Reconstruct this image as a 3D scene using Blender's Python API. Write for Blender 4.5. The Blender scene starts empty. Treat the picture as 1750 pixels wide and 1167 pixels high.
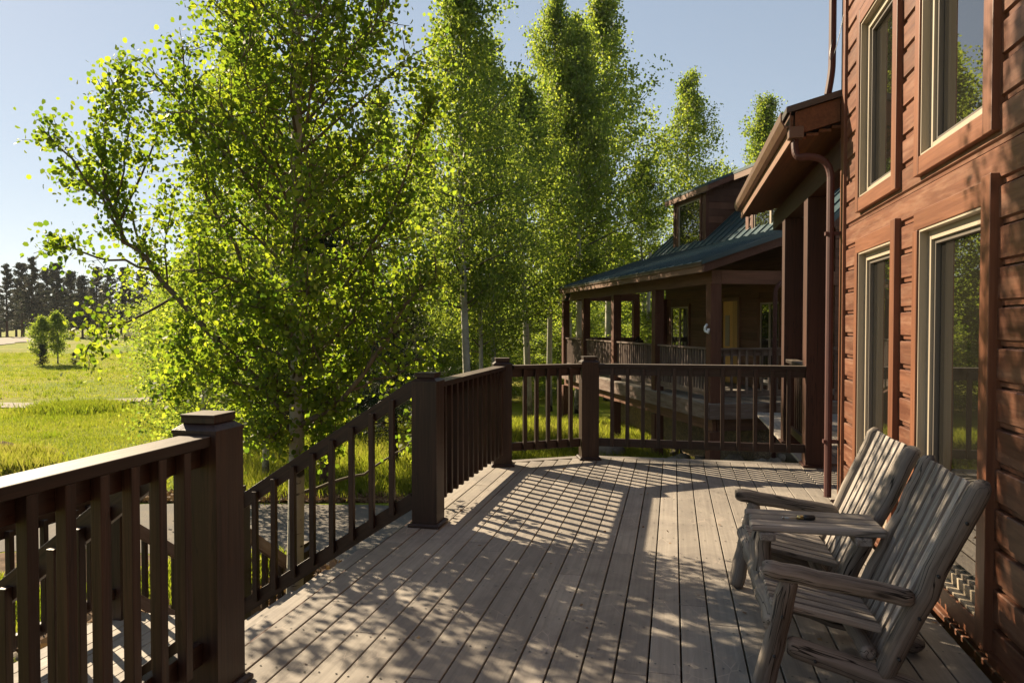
import bpy, math, random
import numpy as np
from mathutils import Vector, Matrix, Quaternion
random.seed(7); rng = np.random.default_rng(7)
S = bpy.context.scene
COL = S.collection
R = math.radians

# ------------------------------------------------------------ camera, sky, sun
cam = bpy.data.cameras.new("Camera"); camo = bpy.data.objects.new("Camera", cam); COL.objects.link(camo)
camo.location = (0, 0, 1.54); camo.rotation_euler = (R(90 - 1.38), 0, R(12.15))
cam.sensor_width = 36; cam.lens = 1280 / 1750 * 36; cam.clip_end = 3000; cam.clip_start = .05
S.camera = camo
SUN_DIR = Vector((-.84, .545, 0)).normalized(); ELEV = R(30.0)
SUN_VEC = Vector((SUN_DIR.x * math.cos(ELEV), SUN_DIR.y * math.cos(ELEV), math.sin(ELEV)))
w = bpy.data.worlds.new("World"); S.world = w; w.use_nodes = True
nt = w.node_tree; nt.nodes.clear()
sky = nt.nodes.new("ShaderNodeTexSky"); sky.sky_type = 'NISHITA'; sky.sun_disc = False
sky.sun_elevation = ELEV; sky.sun_rotation = math.atan2(SUN_VEC.x, SUN_VEC.y)
sky.altitude = 2000; sky.dust_density = .5; sky.air_density = 1.0; sky.ozone_density = .6
bg = nt.nodes.new("ShaderNodeBackground"); bg.inputs[1].default_value = .112
wo = nt.nodes.new("ShaderNodeOutputWorld")
gm = nt.nodes.new("ShaderNodeGamma"); gm.inputs[1].default_value = .47   # hazy air: flatter glow round the sun
nt.links.new(sky.outputs[0], gm.inputs[0]); nt.links.new(gm.outputs[0], bg.inputs[0]); nt.links.new(bg.outputs[0], wo.inputs[0])
sl = bpy.data.lights.new("Sun", 'SUN'); sl.energy = 5.0; sl.angle = R(.53); sl.color = (1, .82, .58)
so = bpy.data.objects.new("Sun", sl); COL.objects.link(so); so.location = SUN_VEC * 30
so.rotation_euler = (-SUN_VEC).to_track_quat('-Z', 'Y').to_euler()
S.view_settings.view_transform = 'Standard'; S.view_settings.look = 'None'
S.view_settings.exposure = 1.55; S.view_settings.gamma = 1
S.cycles.max_bounces = 8; S.cycles.transparent_max_bounces = 16

# ------------------------------------------------------------ helpers
def tag(o, label=None, cat=None, group=None, kind=None):
    if label: o['label'] = label
    if cat: o['category'] = cat
    if group: o['group'] = group
    if kind: o['kind'] = kind
    return o
def empty(name, loc, label, cat, group=None, rz=0):
    o = bpy.data.objects.new(name, None); COL.objects.link(o)
    o.location = loc; o.rotation_euler = (0, 0, rz); o.empty_display_size = .2
    return tag(o, label, cat, group)

def mesh_np(name, V, F, mat, v=None, g=None, smooth=False):
    """V (n,3), F (m,k) constant polygon size"""
    V = np.asarray(V, np.float32); F = np.asarray(F, np.int32)
    me = bpy.data.meshes.new(name); k = F.shape[1]; m = F.shape[0]
    me.vertices.add(len(V)); me.vertices.foreach_set('co', V.ravel())
    me.loops.add(m * k); me.loops.foreach_set('vertex_index', F.ravel())
    me.polygons.add(m); me.polygons.foreach_set('loop_start', np.arange(0, m * k, k, dtype=np.int32))
    me.update(calc_edges=True)
    if v is not None:
        a = me.attributes.new('v', 'FLOAT', 'FACE'); a.data.foreach_set('value', np.asarray(v, np.float32))
    if g is not None:
        a = me.attributes.new('g', 'FLOAT_VECTOR', 'POINT'); a.data.foreach_set('vector', np.asarray(g, np.float32).ravel())
    if smooth: me.polygons.foreach_set('use_smooth', np.ones(m, bool))
    if mat: me.materials.append(mat)
    return me
def link(name, me, parent=None, loc=(0, 0, 0)):
    o = bpy.data.objects.new(name, me); COL.objects.link(o)
    if parent: o.parent = parent
    o.location = loc
    return o

class MB:
    def __init__(s, off=(0, 0, 0)):
        s.V = []; s.F = []; s.v = []; s.g = []; s.sm = []; s.off = Vector(off)
    def add(s, vs, fs, gs, val=None, smooth=False):
        b = len(s.V); val = random.random() if val is None else val
        s.V += [Vector(p) - s.off for p in vs]; s.g += gs
        for f in fs: s.F.append([b + i for i in f]); s.v.append(val); s.sm.append(smooth)
    def box(s, x0, x1, y0, y1, z0, z1, val=None):
        """axis aligned box, grain along its longest side"""
        P = [(x, y, z) for z in (z0, z1) for y in (y0, y1) for x in (x0, x1)]
        d = [x1 - x0, y1 - y0, z1 - z0]; o = sorted(range(3), key=lambda i: -abs(d[i]))
        r = [random.uniform(0, 50) for _ in range(3)]
        G = [(p[o[0]] + r[0], p[o[1]] + r[1], p[o[2]] + r[2]) for p in P]
        s.add(P, [(0, 2, 3, 1), (4, 5, 7, 6), (0, 1, 5, 4), (2, 6, 7, 3), (0, 4, 6, 2), (1, 3, 7, 5)], G, val)
    def bar(s, a, b, w, h, up=(0, 0, 1), val=None):
        a = Vector(a); b = Vector(b); d = (b - a); L = d.length; d.normalize(); up = Vector(up)
        sx = d.cross(up).normalized(); uz = sx.cross(d).normalized()
        r = [random.uniform(0, 50) for _ in range(3)]; P = []; G = []
        for t, p in ((0, a), (L, b)):
            for y in (-h / 2, h / 2):
                for x in (-w / 2, w / 2):
                    P.append(p + sx * x + uz * y); G.append((t + r[0], x + r[1], y + r[2]))
        s.add(P, [(0, 1, 3, 2), (4, 6, 7, 5), (0, 4, 5, 1), (2, 3, 7, 6), (0, 2, 6, 4), (1, 5, 7, 3)], G, val)
    def prism(s, poly, axis, a0, a1, val=None):
        """poly: list of 2D points in the two other axes, extruded along axis"""
        def mk(p, t): q = list(p); q.insert(axis, t); return tuple(q)
        n = len(poly); P = [mk(p, a0) for p in poly] + [mk(p, a1) for p in poly]
        r = random.uniform(0, 50)
        G = [(a0 + r, p[0], p[1]) for p in poly] + [(a1 + r, p[0], p[1]) for p in poly]
        fs = [tuple(range(n))[::-1], tuple(range(n, 2 * n))] + [(i, (i + 1) % n, n + (i + 1) % n, n + i) for i in range(n)]
        s.add(P, fs, G, val)
    def tube(s, pts, rad, n=8, caps=True, val=None, wob=0, smooth=True, ecc=1):
        pts = [Vector(p) for p in pts]; m = len(pts)
        if not hasattr(rad, '__len__'): rad = [rad] * m
        t0 = (pts[1] - pts[0]).normalized(); ref = Vector((0, 0, 1)) if abs(t0.z) < .9 else Vector((1, 0, 0))
        x = t0.cross(ref).normalized(); P = []; G = []; r0 = random.uniform(0, 50); L = 0; r1 = random.uniform(0, 50)
        for i, p in enumerate(pts):
            t = (pts[min(i + 1, m - 1)] - pts[max(i - 1, 0)]).normalized()
            x = (x - t * x.dot(t)).normalized(); y = t.cross(x)
            if i: L += (p - pts[i - 1]).length
            for k in range(n):
                a = 2 * math.pi * k / n; rr = rad[i] * (1 + wob * math.sin(3 * a + i * .4 + r0) + wob * .5 * math.sin(7 * a + r1))
                P.append(p + x * math.cos(a) * rr + y * math.sin(a) * rr * ecc)
                G.append((L + r0, math.cos(a) * rad[i] + r1, math.sin(a) * rad[i]))
        fs = [(i * n + k, i * n + (k + 1) % n, (i + 1) * n + (k + 1) % n, (i + 1) * n + k) for i in range(m - 1) for k in range(n)]
        if caps: fs += [tuple(range(n))[::-1], tuple(range((m - 1) * n, m * n))]
        s.add(P, fs, G, val, smooth)
    def mesh(s, name, mat):
        me = bpy.data.meshes.new(name); me.from_pydata([tuple(p) for p in s.V], [], s.F)
        a = me.attributes.new('v', 'FLOAT', 'FACE'); a.data.foreach_set('value', s.v)
        a = me.attributes.new('g', 'FLOAT_VECTOR', 'POINT'); a.data.foreach_set('vector', np.array(s.g, np.float32).ravel())
        me.polygons.foreach_set('use_smooth', s.sm); me.materials.append(mat); me.update()
        return me
    def build(s, name, mat, parent=None, bevel=0, label=None):
        o = link(name, s.mesh(name, mat), parent)
        if bevel:
            m = o.modifiers.new('bevel', 'BEVEL'); m.width = bevel; m.segments = 2; m.limit_method = 'ANGLE'; m.angle_limit = R(40)
        if label: o['label'] = label
        return o
def copy_tree(o, parent=None, loc=None, rz=None, sc=None):
    c = o.copy(); COL.objects.link(c)
    if parent: c.parent = parent
    if loc is not None: c.location = loc
    if rz is not None: c.rotation_euler = (0, 0, rz)
    if sc is not None: c.scale = sc if hasattr(sc, '__len__') else (sc,) * 3
    for ch in list(o.children): copy_tree(ch, c)
    return c

# ------------------------------------------------------------ materials
class NT:
    def __init__(s, name):
        s.m = bpy.data.materials.new(name); s.m.use_nodes = True; s.t = s.m.node_tree; s.t.nodes.clear()
        s.out = s.n('OutputMaterial')
    def n(s, typ, **kw):
        x = s.t.nodes.new('ShaderNode' + typ)
        for k, v in kw.items(): setattr(x, k, v)
        return x
    def l(s, a, b): s.t.links.new(a, b)
    def attr(s, name): return s.n('Attribute', attribute_name=name)
    def mapping(s, src, scale):
        m = s.n('Mapping'); m.inputs['Scale'].default_value = scale; s.l(src, m.inputs[0]); return m.outputs[0]
    def noise(s, vec, scale=1, detail=4, rough=.6, dist=0):
        x = s.n('TexNoise'); x.inputs['Scale'].default_value = scale; x.inputs['Detail'].default_value = detail
        x.inputs['Roughness'].default_value = rough; x.inputs['Distortion'].default_value = dist
        if vec is not None: s.l(vec, x.inputs['Vector'])
        return x.outputs[0]
    def ramp(s, fac, stops):
        x = s.n('ValToRGB'); e = x.color_ramp.elements
        while len(e) < len(stops): e.new(.5)
        for i, (p, c) in enumerate(stops): e[i].position = p; e[i].color = (*c, 1) if len(c) == 3 else c
        s.l(fac, x.inputs[0]); return x.outputs[0]
    def mix(s, fac, a, b, mode='MIX'):
        x = s.n('Mix', data_type='RGBA', blend_type=mode)
        for sock, val in ((x.inputs[0], fac), (x.inputs[6], a), (x.inputs[7], b)):
            if isinstance(val, (int, float)): sock.default_value = val
            elif isinstance(val, tuple): sock.default_value = (*val, 1)
            else: s.l(val, sock)
        return x.outputs[2]
    def math(s, op, a, b=None, clamp=False):
        x = s.n('Math', operation=op, use_clamp=clamp)
        for i, val in enumerate((a, b)):
            if val is None: continue
            if isinstance(val, (int, float)): x.inputs[i].default_value = val
            else: s.l(val, x.inputs[i])
        return x.outputs[0]
    def maprange(s, val, a, b, c, d):
        x = s.n('MapRange'); s.l(val, x.inputs[0])
        for i, q in enumerate((a, b, c, d)): x.inputs[i + 1].default_value = q
        return x.outputs[0]
    def bump(s, h, strength=.3, dist=.01):
        x = s.n('Bump'); x.inputs['Strength'].default_value = strength; x.inputs['Distance'].default_value = dist
        s.l(h, x.inputs['Height']); return x.outputs[0]
    def pbsdf(s, col, rough=.7, spec=.3, metal=0, normal=None):
        p = s.n('BsdfPrincipled')
        for k, val in (('Base Color', col), ('Roughness', rough), ('Specular IOR Level', spec), ('Metallic', metal)):
            if isinstance(val, (int, float)): p.inputs[k].default_value = val
            elif isinstance(val, tuple): p.inputs[k].default_value = (*val, 1)
            else: s.l(val, p.inputs[k])
        if normal is not None: s.l(normal, p.inputs['Normal'])
        s.bs = p
        s.l(p.outputs[0], s.out.inputs[0]); return p
def sc(c, k): return tuple(x * k for x in c)

def wood(name, c1, c2, rough=.6, spec=.3, along=1.5, across=38, vvar=.35, bump=.25, knots=0., worn=None, wornamt=.5, cracks=0.):
    N = NT(name); g = N.attr('g').outputs['Vector']
    gr = N.noise(N.mapping(g, (along, across, across)), 1, 6, .65, .4)
    big = N.noise(N.mapping(g, (along * .9, 5, 5)), 1, 3, .5)
    col = N.ramp(gr, [(.36, c1), (.64, c2)])
    col = N.mix(N.maprange(big, .3, .7, 0, .55), col, N.mix(.5, c1, sc(c1, .6)))
    if worn:
        wn = N.noise(N.mapping(g, (1.1, 9, 9)), 1.7, 5, .7)
        col = N.mix(N.maprange(wn, .5 - wornamt * .3, .72, 0, .85), col, worn)
    if knots:
        vo = N.n('TexVoronoi'); N.l(N.mapping(g, (2.6, 7, 7)), vo.inputs[0]); vo.inputs['Scale'].default_value = 1
        ks = N.maprange(vo.outputs['Distance'], .05, .14, 1, 0)
        vo2 = N.maprange(N.noise(N.mapping(g, (.8, 2, 2)), 1, 1), .5, .56, 0, 1)
        col = N.mix(N.math('MULTIPLY', N.math('MULTIPLY', ks, vo2), knots), col, sc(c1, .3))
    if cracks:
        cr = N.noise(N.mapping(g, (1.0, 26, 26)), 1, 2, .5, .25)
        cm = N.maprange(N.math('ABSOLUTE', N.math('SUBTRACT', cr, .5)), .004, .016, 1, 0)
        col = N.mix(N.math('MULTIPLY', cm, cracks), col, sc(c1, .15))
    v = N.maprange(N.attr('v').outputs['Fac'], 0, 1, 1 - vvar, 1 + vvar)
    vm = N.n('VectorMath', operation='SCALE'); N.l(col, vm.inputs[0]); N.l(v, vm.inputs['Scale'])
    N.pbsdf(vm.outputs[0], rough, spec, 0, N.bump(gr, bump, .004))
    return N.m
M = {}
def ks(k, *cs): return [sc(c, k) for c in cs]
M['rail'] = wood('dark_brown_stained_wood', (.017, .008, .0053), (.050, .025, .016), .45, .35, vvar=.3, knots=.7, cracks=.5, bump=.5)
def cap_mat():
    m = wood('weathered_rail_top', (.017, .0095, .0065), (.036, .020, .0135), .55, .3, vvar=.15); t = m.node_tree
    p = [n for n in t.nodes if n.type == 'BSDF_PRINCIPLED'][0]; src = p.inputs['Base Color'].links[0].from_socket
    N = NT.__new__(NT); N.m = m; N.t = t
    g = N.attr('g').outputs['Vector']; a = N.noise(N.mapping(g, (2.2, 30, 30)), 1, 6, .7, .5); b = N.noise(N.mapping(g, (6, 14, 14)), 1, 3, .6)
    wcol = N.ramp(a, [(.3, (.05, .038, .028)), (.5, (.105, .085, .066)), (.72, (.19, .16, .13))])
    wcol = N.mix(N.maprange(b, .5, .68, 0, .6), wcol, (.10, .07, .05))
    nz = N.n('SeparateXYZ'); N.l(N.n('NewGeometry').outputs['Normal'], nz.inputs[0])
    k = N.maprange(N.math('ADD', nz.outputs[2], N.math('MULTIPLY', N.math('SUBTRACT', b, .5), .5)), .55, .85, 0, 1)
    N.l(N.mix(k, src, wcol), p.inputs['Base Color']); return m
M['railcap'] = cap_mat()
M['beam'] = wood('dark_stained_timber', (.040, .014, .008), (.075, .028, .016), .55, .3, vvar=.15, along=.8, across=25, knots=.6, cracks=.8)
M['siding'] = wood('cedar_siding', (.095, .034, .018), (.190, .080, .044), .42, .4, along=1.1, across=34, vvar=.2, knots=.9, bump=.35, worn=(.23, .125, .08), wornamt=.1)
M['trim'] = wood('cedar_trim', (.130, .046, .022), (.220, .090, .046), .42, .4, vvar=.12, knots=.7, bump=.3)
M['soffit'] = wood('stained_soffit', (.11, .040, .016), (.19, .078, .032), .5, .3, vvar=.15)
M['frame'] = wood('tan_window_frame', (.33, .275, .20), (.40, .335, .25), .45, .4, vvar=.04, bump=.05)
M['sash'] = wood('grey_sash', (.10, .085, .07), (.13, .11, .09), .45, .4, vvar=.04, bump=.05)
M['farwood'] = wood('dark_red_brown_siding', (.095, .042, .026), (.17, .082, .050), .6, .3, vvar=.3, knots=.5)
M['fartrim'] = wood('red_brown_trim', (.09, .036, .021), (.15, .065, .04), .6, .3, vvar=.2)
M['farpost'] = wood('red_brown_post', (.08, .029, .017), (.13, .054, .032), .6, .3, vvar=.15)
M['farrail'] = wood('weathered_brown_rail', (.085, .05, .037), (.155, .105, .082), .65, .3, vvar=.25, worn=(.2, .16, .14), wornamt=.4)
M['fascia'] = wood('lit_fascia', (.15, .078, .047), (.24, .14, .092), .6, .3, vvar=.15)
M['doorwood'] = wood('yellow_pine_door', (.55, .30, .085), (.66, .40, .13), .45, .4, vvar=.2)
M['log'] = wood('weathered_grey_log', (.080, .064, .050), (.31, .262, .215), .7, .25, along=1.3, across=30, vvar=.14, knots=1., cracks=1., bump=1., worn=(.27, .235, .205), wornamt=.3)
M['slat'] = wood('weathered_grey_slat', (.15, .125, .102), (.42, .365, .31), .68, .3, along=1.6, across=45, vvar=.3, knots=.8, cracks=.7, bump=.6, worn=(.32, .29, .265), wornamt=.4)

def deck_mat():
    N = NT('weathered_deck_board'); g = N.attr('g').outputs['Vector']
    gr = N.noise(N.mapping(g, (.9, 45, 45)), 1, 5, .6, .3)
    col = N.ramp(gr, [(.25, (.212, .188, .160)), (.75, (.318, .284, .242))])
    geo = N.n('NewGeometry').outputs['Position']
    st = N.noise(N.mapping(geo, (1.6, 1.1, 1)), 1.5, 6, .68, 1.0)
    col = N.mix(N.maprange(st, .42, .68, 0, .65), col, (.150, .132, .118))
    st2 = N.noise(N.mapping(geo, (7, 2.2, 1)), 1.3, 4, .7, .6)
    col = N.mix(N.maprange(st2, .62, .76, 0, .5), col, (.40, .34, .28))
    vo = N.n('TexVoronoi'); N.l(N.mapping(geo, (3.4, 2.1, 1)), vo.inputs[0]); vo.inputs['Scale'].default_value = 1.7
    kn = N.maprange(vo.outputs['Distance'], .035, .06, 1, 0)
    col = N.mix(N.math('MULTIPLY', kn, .55), col, (.09, .06, .045))
    sp = N.noise(geo, 90, 3, .7); col = N.mix(N.maprange(sp, .58, .8, 0, .45), col, (.13, .10, .08))
    vo3 = N.n('TexVoronoi', feature='DISTANCE_TO_EDGE'); N.l(N.mapping(geo, (2.2, .9, 1)), vo3.inputs[0]); vo3.inputs['Scale'].default_value = 4
    sc1 = N.math('MULTIPLY', N.maprange(vo3.outputs['Distance'], .006, .02, 1, 0), N.maprange(N.noise(geo, 2.3, 2), .52, .6, 0, .55))
    col = N.mix(sc1, col, (.38, .32, .265))
    v = N.maprange(N.attr('v').outputs['Fac'], 0, 1, .84, 1.13)
    vm = N.n('VectorMath', operation='SCALE'); N.l(col, vm.inputs[0]); N.l(v, vm.inputs['Scale'])
    N.pbsdf(vm.outputs[0], N.maprange(st, .3, .7, .62, .8), .25, 0, N.bump(gr, .35, .004)); return N.m
M['deck'] = deck_mat()

def plain(name, col, rough=.5, spec=.4, metal=0, var=.15, scale=8, bump=0):
    N = NT(name); tc = N.n('TexCoord').outputs['Object']
    ns = N.noise(tc, scale, 5, .65); c = N.ramp(ns, [(.3, sc(col, 1 - var)), (.7, sc(col, 1 + var))])
    N.pbsdf(c, rough, spec, metal, N.bump(ns, bump, .01) if bump else None); return N.m
M['pipe'] = plain('brown_metal_downspout', (.07, .028, .024), .6, .25, 0, .12, 6)
M['gutter'] = plain('brown_metal_gutter', (.10, .055, .036), .4, .5, 0, .12, 6)
M['metal_roof'] = plain('dark_teal_metal_roof', (.028, .062, .072), .4, .5, .0, .2, 2.5)
M['brown_metal'] = plain('dark_metal_flashing', (.05, .040, .034), .4, .5, 0, .15, 4)
M['white'] = plain('white_plastic', (.75, .76, .78), .4, .4, 0, .05)
M['black'] = plain('black_plastic', (.015, .015, .015), .35, .5, 0, .2, 30)
M['steel'] = plain('scratched_steel', (.5, .48, .44), .3, .5, 1, .15, 40)
M['brass'] = plain('brass', (.55, .42, .18), .3, .5, 1, .1, 40)
M['asphalt'] = None
def glass_mat(name, tint, ior=1.75, rough=.012):
    N = NT(name); tc = N.n('TexCoord').outputs['Object']
    p = N.pbsdf(tint, rough, .5, 0, N.bump(N.noise(tc, 1.1, 2),   .006, .05)); p.inputs['IOR'].default_value = ior; return N.m
M['glass'] = glass_mat('window_glass', (.012, .011, .009), 3.1)
M['farglass'] = glass_mat('far_window_glass', (.012, .012, .011), 2.4)

def leaf_mat(name, cols, tcols, tf=.5, rough=.45):
    N = NT(name); v = N.attr('v').outputs['Fac']
    n = len(cols); c = N.ramp(v, [((i + .0) / (n - 1), q) for i, q in enumerate(cols)])
    t = N.ramp(v, [((i + .0) / (n - 1), q) for i, q in enumerate(tcols)])
    p = N.pbsdf(c, max(rough, .6), .22); tr = N.n('BsdfTranslucent'); N.l(t, tr.inputs[0])
    mx = N.n('MixShader'); mx.inputs[0].default_value = tf
    N.l(p.outputs[0], mx.inputs[1]); N.l(tr.outputs[0], mx.inputs[2]); N.l(mx.outputs[0], N.out.inputs[0])
    return N.m
M['leaf'] = leaf_mat('aspen_leaf', [(.045, .080, .016), (.072, .115, .022), (.11, .15, .032)],
                     [(.15, .27, .018), (.31, .43, .025), (.52, .60, .035)], .52)
M['leaf_far'] = leaf_mat('distant_aspen_leaf', [(.050, .080, .026), (.080, .112, .036), (.12, .145, .05)],
                         [(.18, .28, .030), (.36, .47, .045), (.58, .64, .07)], .52)
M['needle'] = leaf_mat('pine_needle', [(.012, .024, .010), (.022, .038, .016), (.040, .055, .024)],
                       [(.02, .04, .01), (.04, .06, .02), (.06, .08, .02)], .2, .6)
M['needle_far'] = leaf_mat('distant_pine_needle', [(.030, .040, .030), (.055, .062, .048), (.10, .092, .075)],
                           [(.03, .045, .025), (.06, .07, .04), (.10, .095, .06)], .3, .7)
M['grass'] = leaf_mat('grass_blade', [(.055, .085, .008), (.12, .135, .016), (.22, .19, .06)],
                      [(.20, .28, .015), (.36, .40, .03), (.46, .42, .10)], .5, .6)
M['juniper'] = leaf_mat('blue_green_juniper', [(.05, .09, .07), (.08, .13, .10), (.12, .17, .13)],
                        [(.08, .15, .08), (.1, .2, .1), (.15, .25, .12)], .25, .6)
M['litter'] = leaf_mat('dry_leaf', [(.13, .07, .035), (.22, .13, .07), (.32, .22, .12)],
                       [(.1, .06, .02), (.15, .1, .04), (.2, .14, .06)], .2, .7)

def bark_aspen():
    N = NT('aspen_bark'); g = N.attr('g').outputs['Vector']; tc = N.n('TexCoord').outputs['Object']
    geo = N.n('SeparateXYZ'); N.l(tc, geo.inputs[0])
    base = N.ramp(N.noise(tc, 3.5, 4), [(.3, (.27, .26, .205)), (.7, (.44, .425, .345))])
    sp = N.noise(N.mapping(tc, (9, 9, 26)), 1, 3, .6)
    col = N.mix(N.maprange(sp, .63, .70, 0, .9), base, (.03, .026, .022))
    eye = N.noise(N.mapping(tc, (3.5, 3.5, 4.5)), 1, 2, .6)
    col = N.mix(N.maprange(eye, .66, .72, 0, .95), col, (.022, .018, .015))
    low = N.math('MULTIPLY', N.maprange(geo.outputs[2], .15, 1.1, 1, 0), N.maprange(N.noise(N.mapping(tc, (6, 6, 5)), 1, 4), .38, .55, 0, 1))
    col = N.mix(low, col, (.03, .024, .02))
    N.pbsdf(col, .75, .2, 0, N.bump(sp, .5, .01)); return N.m
M['bark'] = bark_aspen()
M['twig'] = plain('aspen_twig_bark', (.12, .10, .07), .8, .2, 0, .3, 12)
M['pinebark'] = plain('pine_bark', (.06, .035, .025), .9, .1, 0, .5, 9, 1)

def ground_mat():
    N = NT('meadow_ground'); p = N.n('NewGeometry').outputs['Position']
    a = N.noise(N.mapping(p, (1, 1.0, 1)), .13, 6, .65, .8); b = N.noise(p, 1.3, 5, .7); c = N.noise(p, 14, 4, .7)
    d = N.noise(N.mapping(p, (1, 1, 1)), .035, 4, .6)
    col = N.ramp(a, [(.32, (.10, .16, .012)), (.46, (.18, .215, .020)), (.56, (.25, .24, .035)), (.68, (.32, .265, .09))])
    col = N.mix(N.maprange(b, .38, .66, 0, .5), col, (.12, .15, .016))
    col = N.mix(N.maprange(d, .50, .66, 0, .6), col, (.25, .21, .075))
    col = N.mix(N.maprange(c, .5, .75, 0, .5), col, (.17, .125, .07))
    N.pbsdf(col, .95, .05, 0, N.bump(N.mix(.5, b, c), .8, .12)); return N.m
M['ground'] = ground_mat()
def asphalt_mat():
    N = NT('driveway_asphalt'); p = N.n('NewGeometry').outputs['Position']
    a = N.noise(p, 120, 3, .7); b = N.noise(p, .9, 5, .65)
    col = N.ramp(a, [(.3, (.085, .078, .070)), (.7, (.165, .152, .135))])
    col = N.mix(N.maprange(b, .45, .7, 0, .6), col, (.19, .155, .115))
    N.pbsdf(col, .9, .15, 0, N.bump(a, .4, .01)); return N.m
M['asphalt'] = asphalt_mat()
M['path'] = plain('pale_gravel', (.27, .24, .195), .95, .1, 0, .25, 3)
M['soil'] = plain('bare_soil', (.12, .082, .055), .95, .05, 0, .5, 4, 1)
M['rock'] = plain('river_rock', (.16, .135, .105), .8, .2, 0, .35, 4, .5)
def stone_mat():
    N = NT('stone_veneer'); p = N.n('TexCoord').outputs['Object']
    vo = N.n('TexVoronoi'); N.l(N.mapping(p, (3.2, 3.2, 5)), vo.inputs[0]); ve = N.n('TexVoronoi', feature='DISTANCE_TO_EDGE'); N.l(N.mapping(p, (3.2, 3.2, 5)), ve.inputs[0])
    h = N.n('SeparateColor'); N.l(vo.outputs['Color'], h.inputs[0])
    col = N.ramp(h.outputs[0], [(0, (.20, .145, .09)), (.5, (.31, .235, .15)), (1, (.17, .135, .10))])
    col = N.mix(N.maprange(ve.outputs['Distance'], .0, .07, 1, 0), col, (.06, .05, .04))
    N.pbsdf(col, .85, .2, 0, N.bump(N.maprange(ve.outputs['Distance'], 0, .2, 0, 1), .8, .03)); return N.m
M['stone'] = stone_mat()
M['dirt_dark'] = plain('shaded_soil', (.06, .045, .032), .95, .05, 0, .4, 5, 1)

# ------------------------------------------------------------ terrain and roads
GZ = -1.65
H = (0.761, 15.0)                       # near corner of the far house's porch
def hgt(x, y):
    x = np.asarray(x, float); y = np.asarray(y, float)
    d = np.hypot(x, y)
    k = np.clip((d - 17) / 15, 0, 1); k = k * k * (3 - 2 * k)
    z = GZ + k * (.07 * np.sin(x * .21 + 1.3) * np.sin(y * .17 + .4) + .03 * np.sin(x * .55) * np.cos(y * .47)) * (1 + np.clip((d - 45) / 40, 0, 2))
    far = np.clip((d - 60) / 120, 0, 1); z = z + far * (1.0 * np.sin(x * .018 + 2) + .5)
    m = np.exp(-(((x - 1.8) / 2.6) ** 2 + ((y - 15.2) / 1.9) ** 2)); z = z + .38 * m
    # hollow and bank beyond the driveway at far left
    b = np.exp(-(((x + 15.2) / 2.4) ** 2 + ((y - 9.2) / 2.0) ** 2)); z = z + .22 * b
    return z
def axis_coords(lo, hi, c, fine, w):
    out = [c]; s = fine; q = c
    while q < hi: q += s if q - c < w else max(s, (q - c) * .06); out.append(q)
    q = c
    while q > lo: q -= s if c - q < w else max(s, (c - q) * .06); out.append(q)
    return np.array(sorted(out))
xs = axis_coords(-900, 900, -6, .6, 26); ys = axis_coords(-900, 1200, 14, .6, 26)
X, Y = np.meshgrid(xs, ys); Zg = hgt(X, Y); nx, ny = len(xs), len(ys)
idx = np.arange(nx * ny).reshape(ny, nx)
F = np.stack([idx[:-1, :-1], idx[:-1, 1:], idx[1:, 1:], idx[1:, :-1]], -1).reshape(-1, 4)
g0 = link('ground', mesh_np('ground', np.stack([X, Y, Zg], -1).reshape(-1, 3), F, M['ground'], smooth=True)); tag(g0, kind='structure')

CY, SY = math.cos(R(12.15)), math.sin(R(12.15))
def polar(px, d, z=None):
    """ground point at depth d (m) along the camera axis, px = column of the 1750 px wide photograph"""
    r = (px - 875) / 1280 * d
    x = CY * r - SY * d; y = SY * r + CY * d
    return (x, y, float(hgt(x, y)) if z is None else z)
def sheet(name, loop, dz, mat, label=None):
    bm = MB(); vs = [(x, y, float(hgt(x, y)) + dz) for x, y in loop]
    bm.add(vs, [tuple(range(len(vs)))], [(0, 0, 0)] * len(vs), .5)
    o = bm.build(name, mat); tag(o, label, kind='structure'); return o
def strip(name, pts, wid, dz, mat, n=80):
    P = []; pts = [Vector((p[0], p[1])) for p in pts]
    def cr(t):
        t *= (len(pts) - 1); i = min(int(t), len(pts) - 2); f = t - i
        p0 = pts[max(i - 1, 0)]; p1 = pts[i]; p2 = pts[i + 1]; p3 = pts[min(i + 2, len(pts) - 1)]
        return .5 * ((2 * p1) + (p2 - p0) * f + (2 * p0 - 5 * p1 + 4 * p2 - p3) * f * f + (3 * p1 - p0 - 3 * p2 + p3) * f ** 3)
    for i in range(n + 1):
        t = i / n; p = cr(t); q = cr(min(t + .002, 1)) - cr(max(t - .002, 0)); nrm = Vector((-q.y, q.x)).normalized()
        ww = wid * (1 + .10 * math.sin(i * 1.7) + .06 * random.uniform(-1, 1))
        for k in range(5):
            s_ = (k / 4 - .5) * ww; a = p + nrm * s_; P.append((a.x, a.y, float(hgt(a.x, a.y)) + dz))
    Fs = [(i * 5 + k, i * 5 + k + 1, (i + 1) * 5 + k + 1, (i + 1) * 5 + k) for i in range(n) for k in range(4)]
    o = link(name, mesh_np(name, P, Fs, mat, smooth=True)); tag(o, kind='structure'); return o
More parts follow.
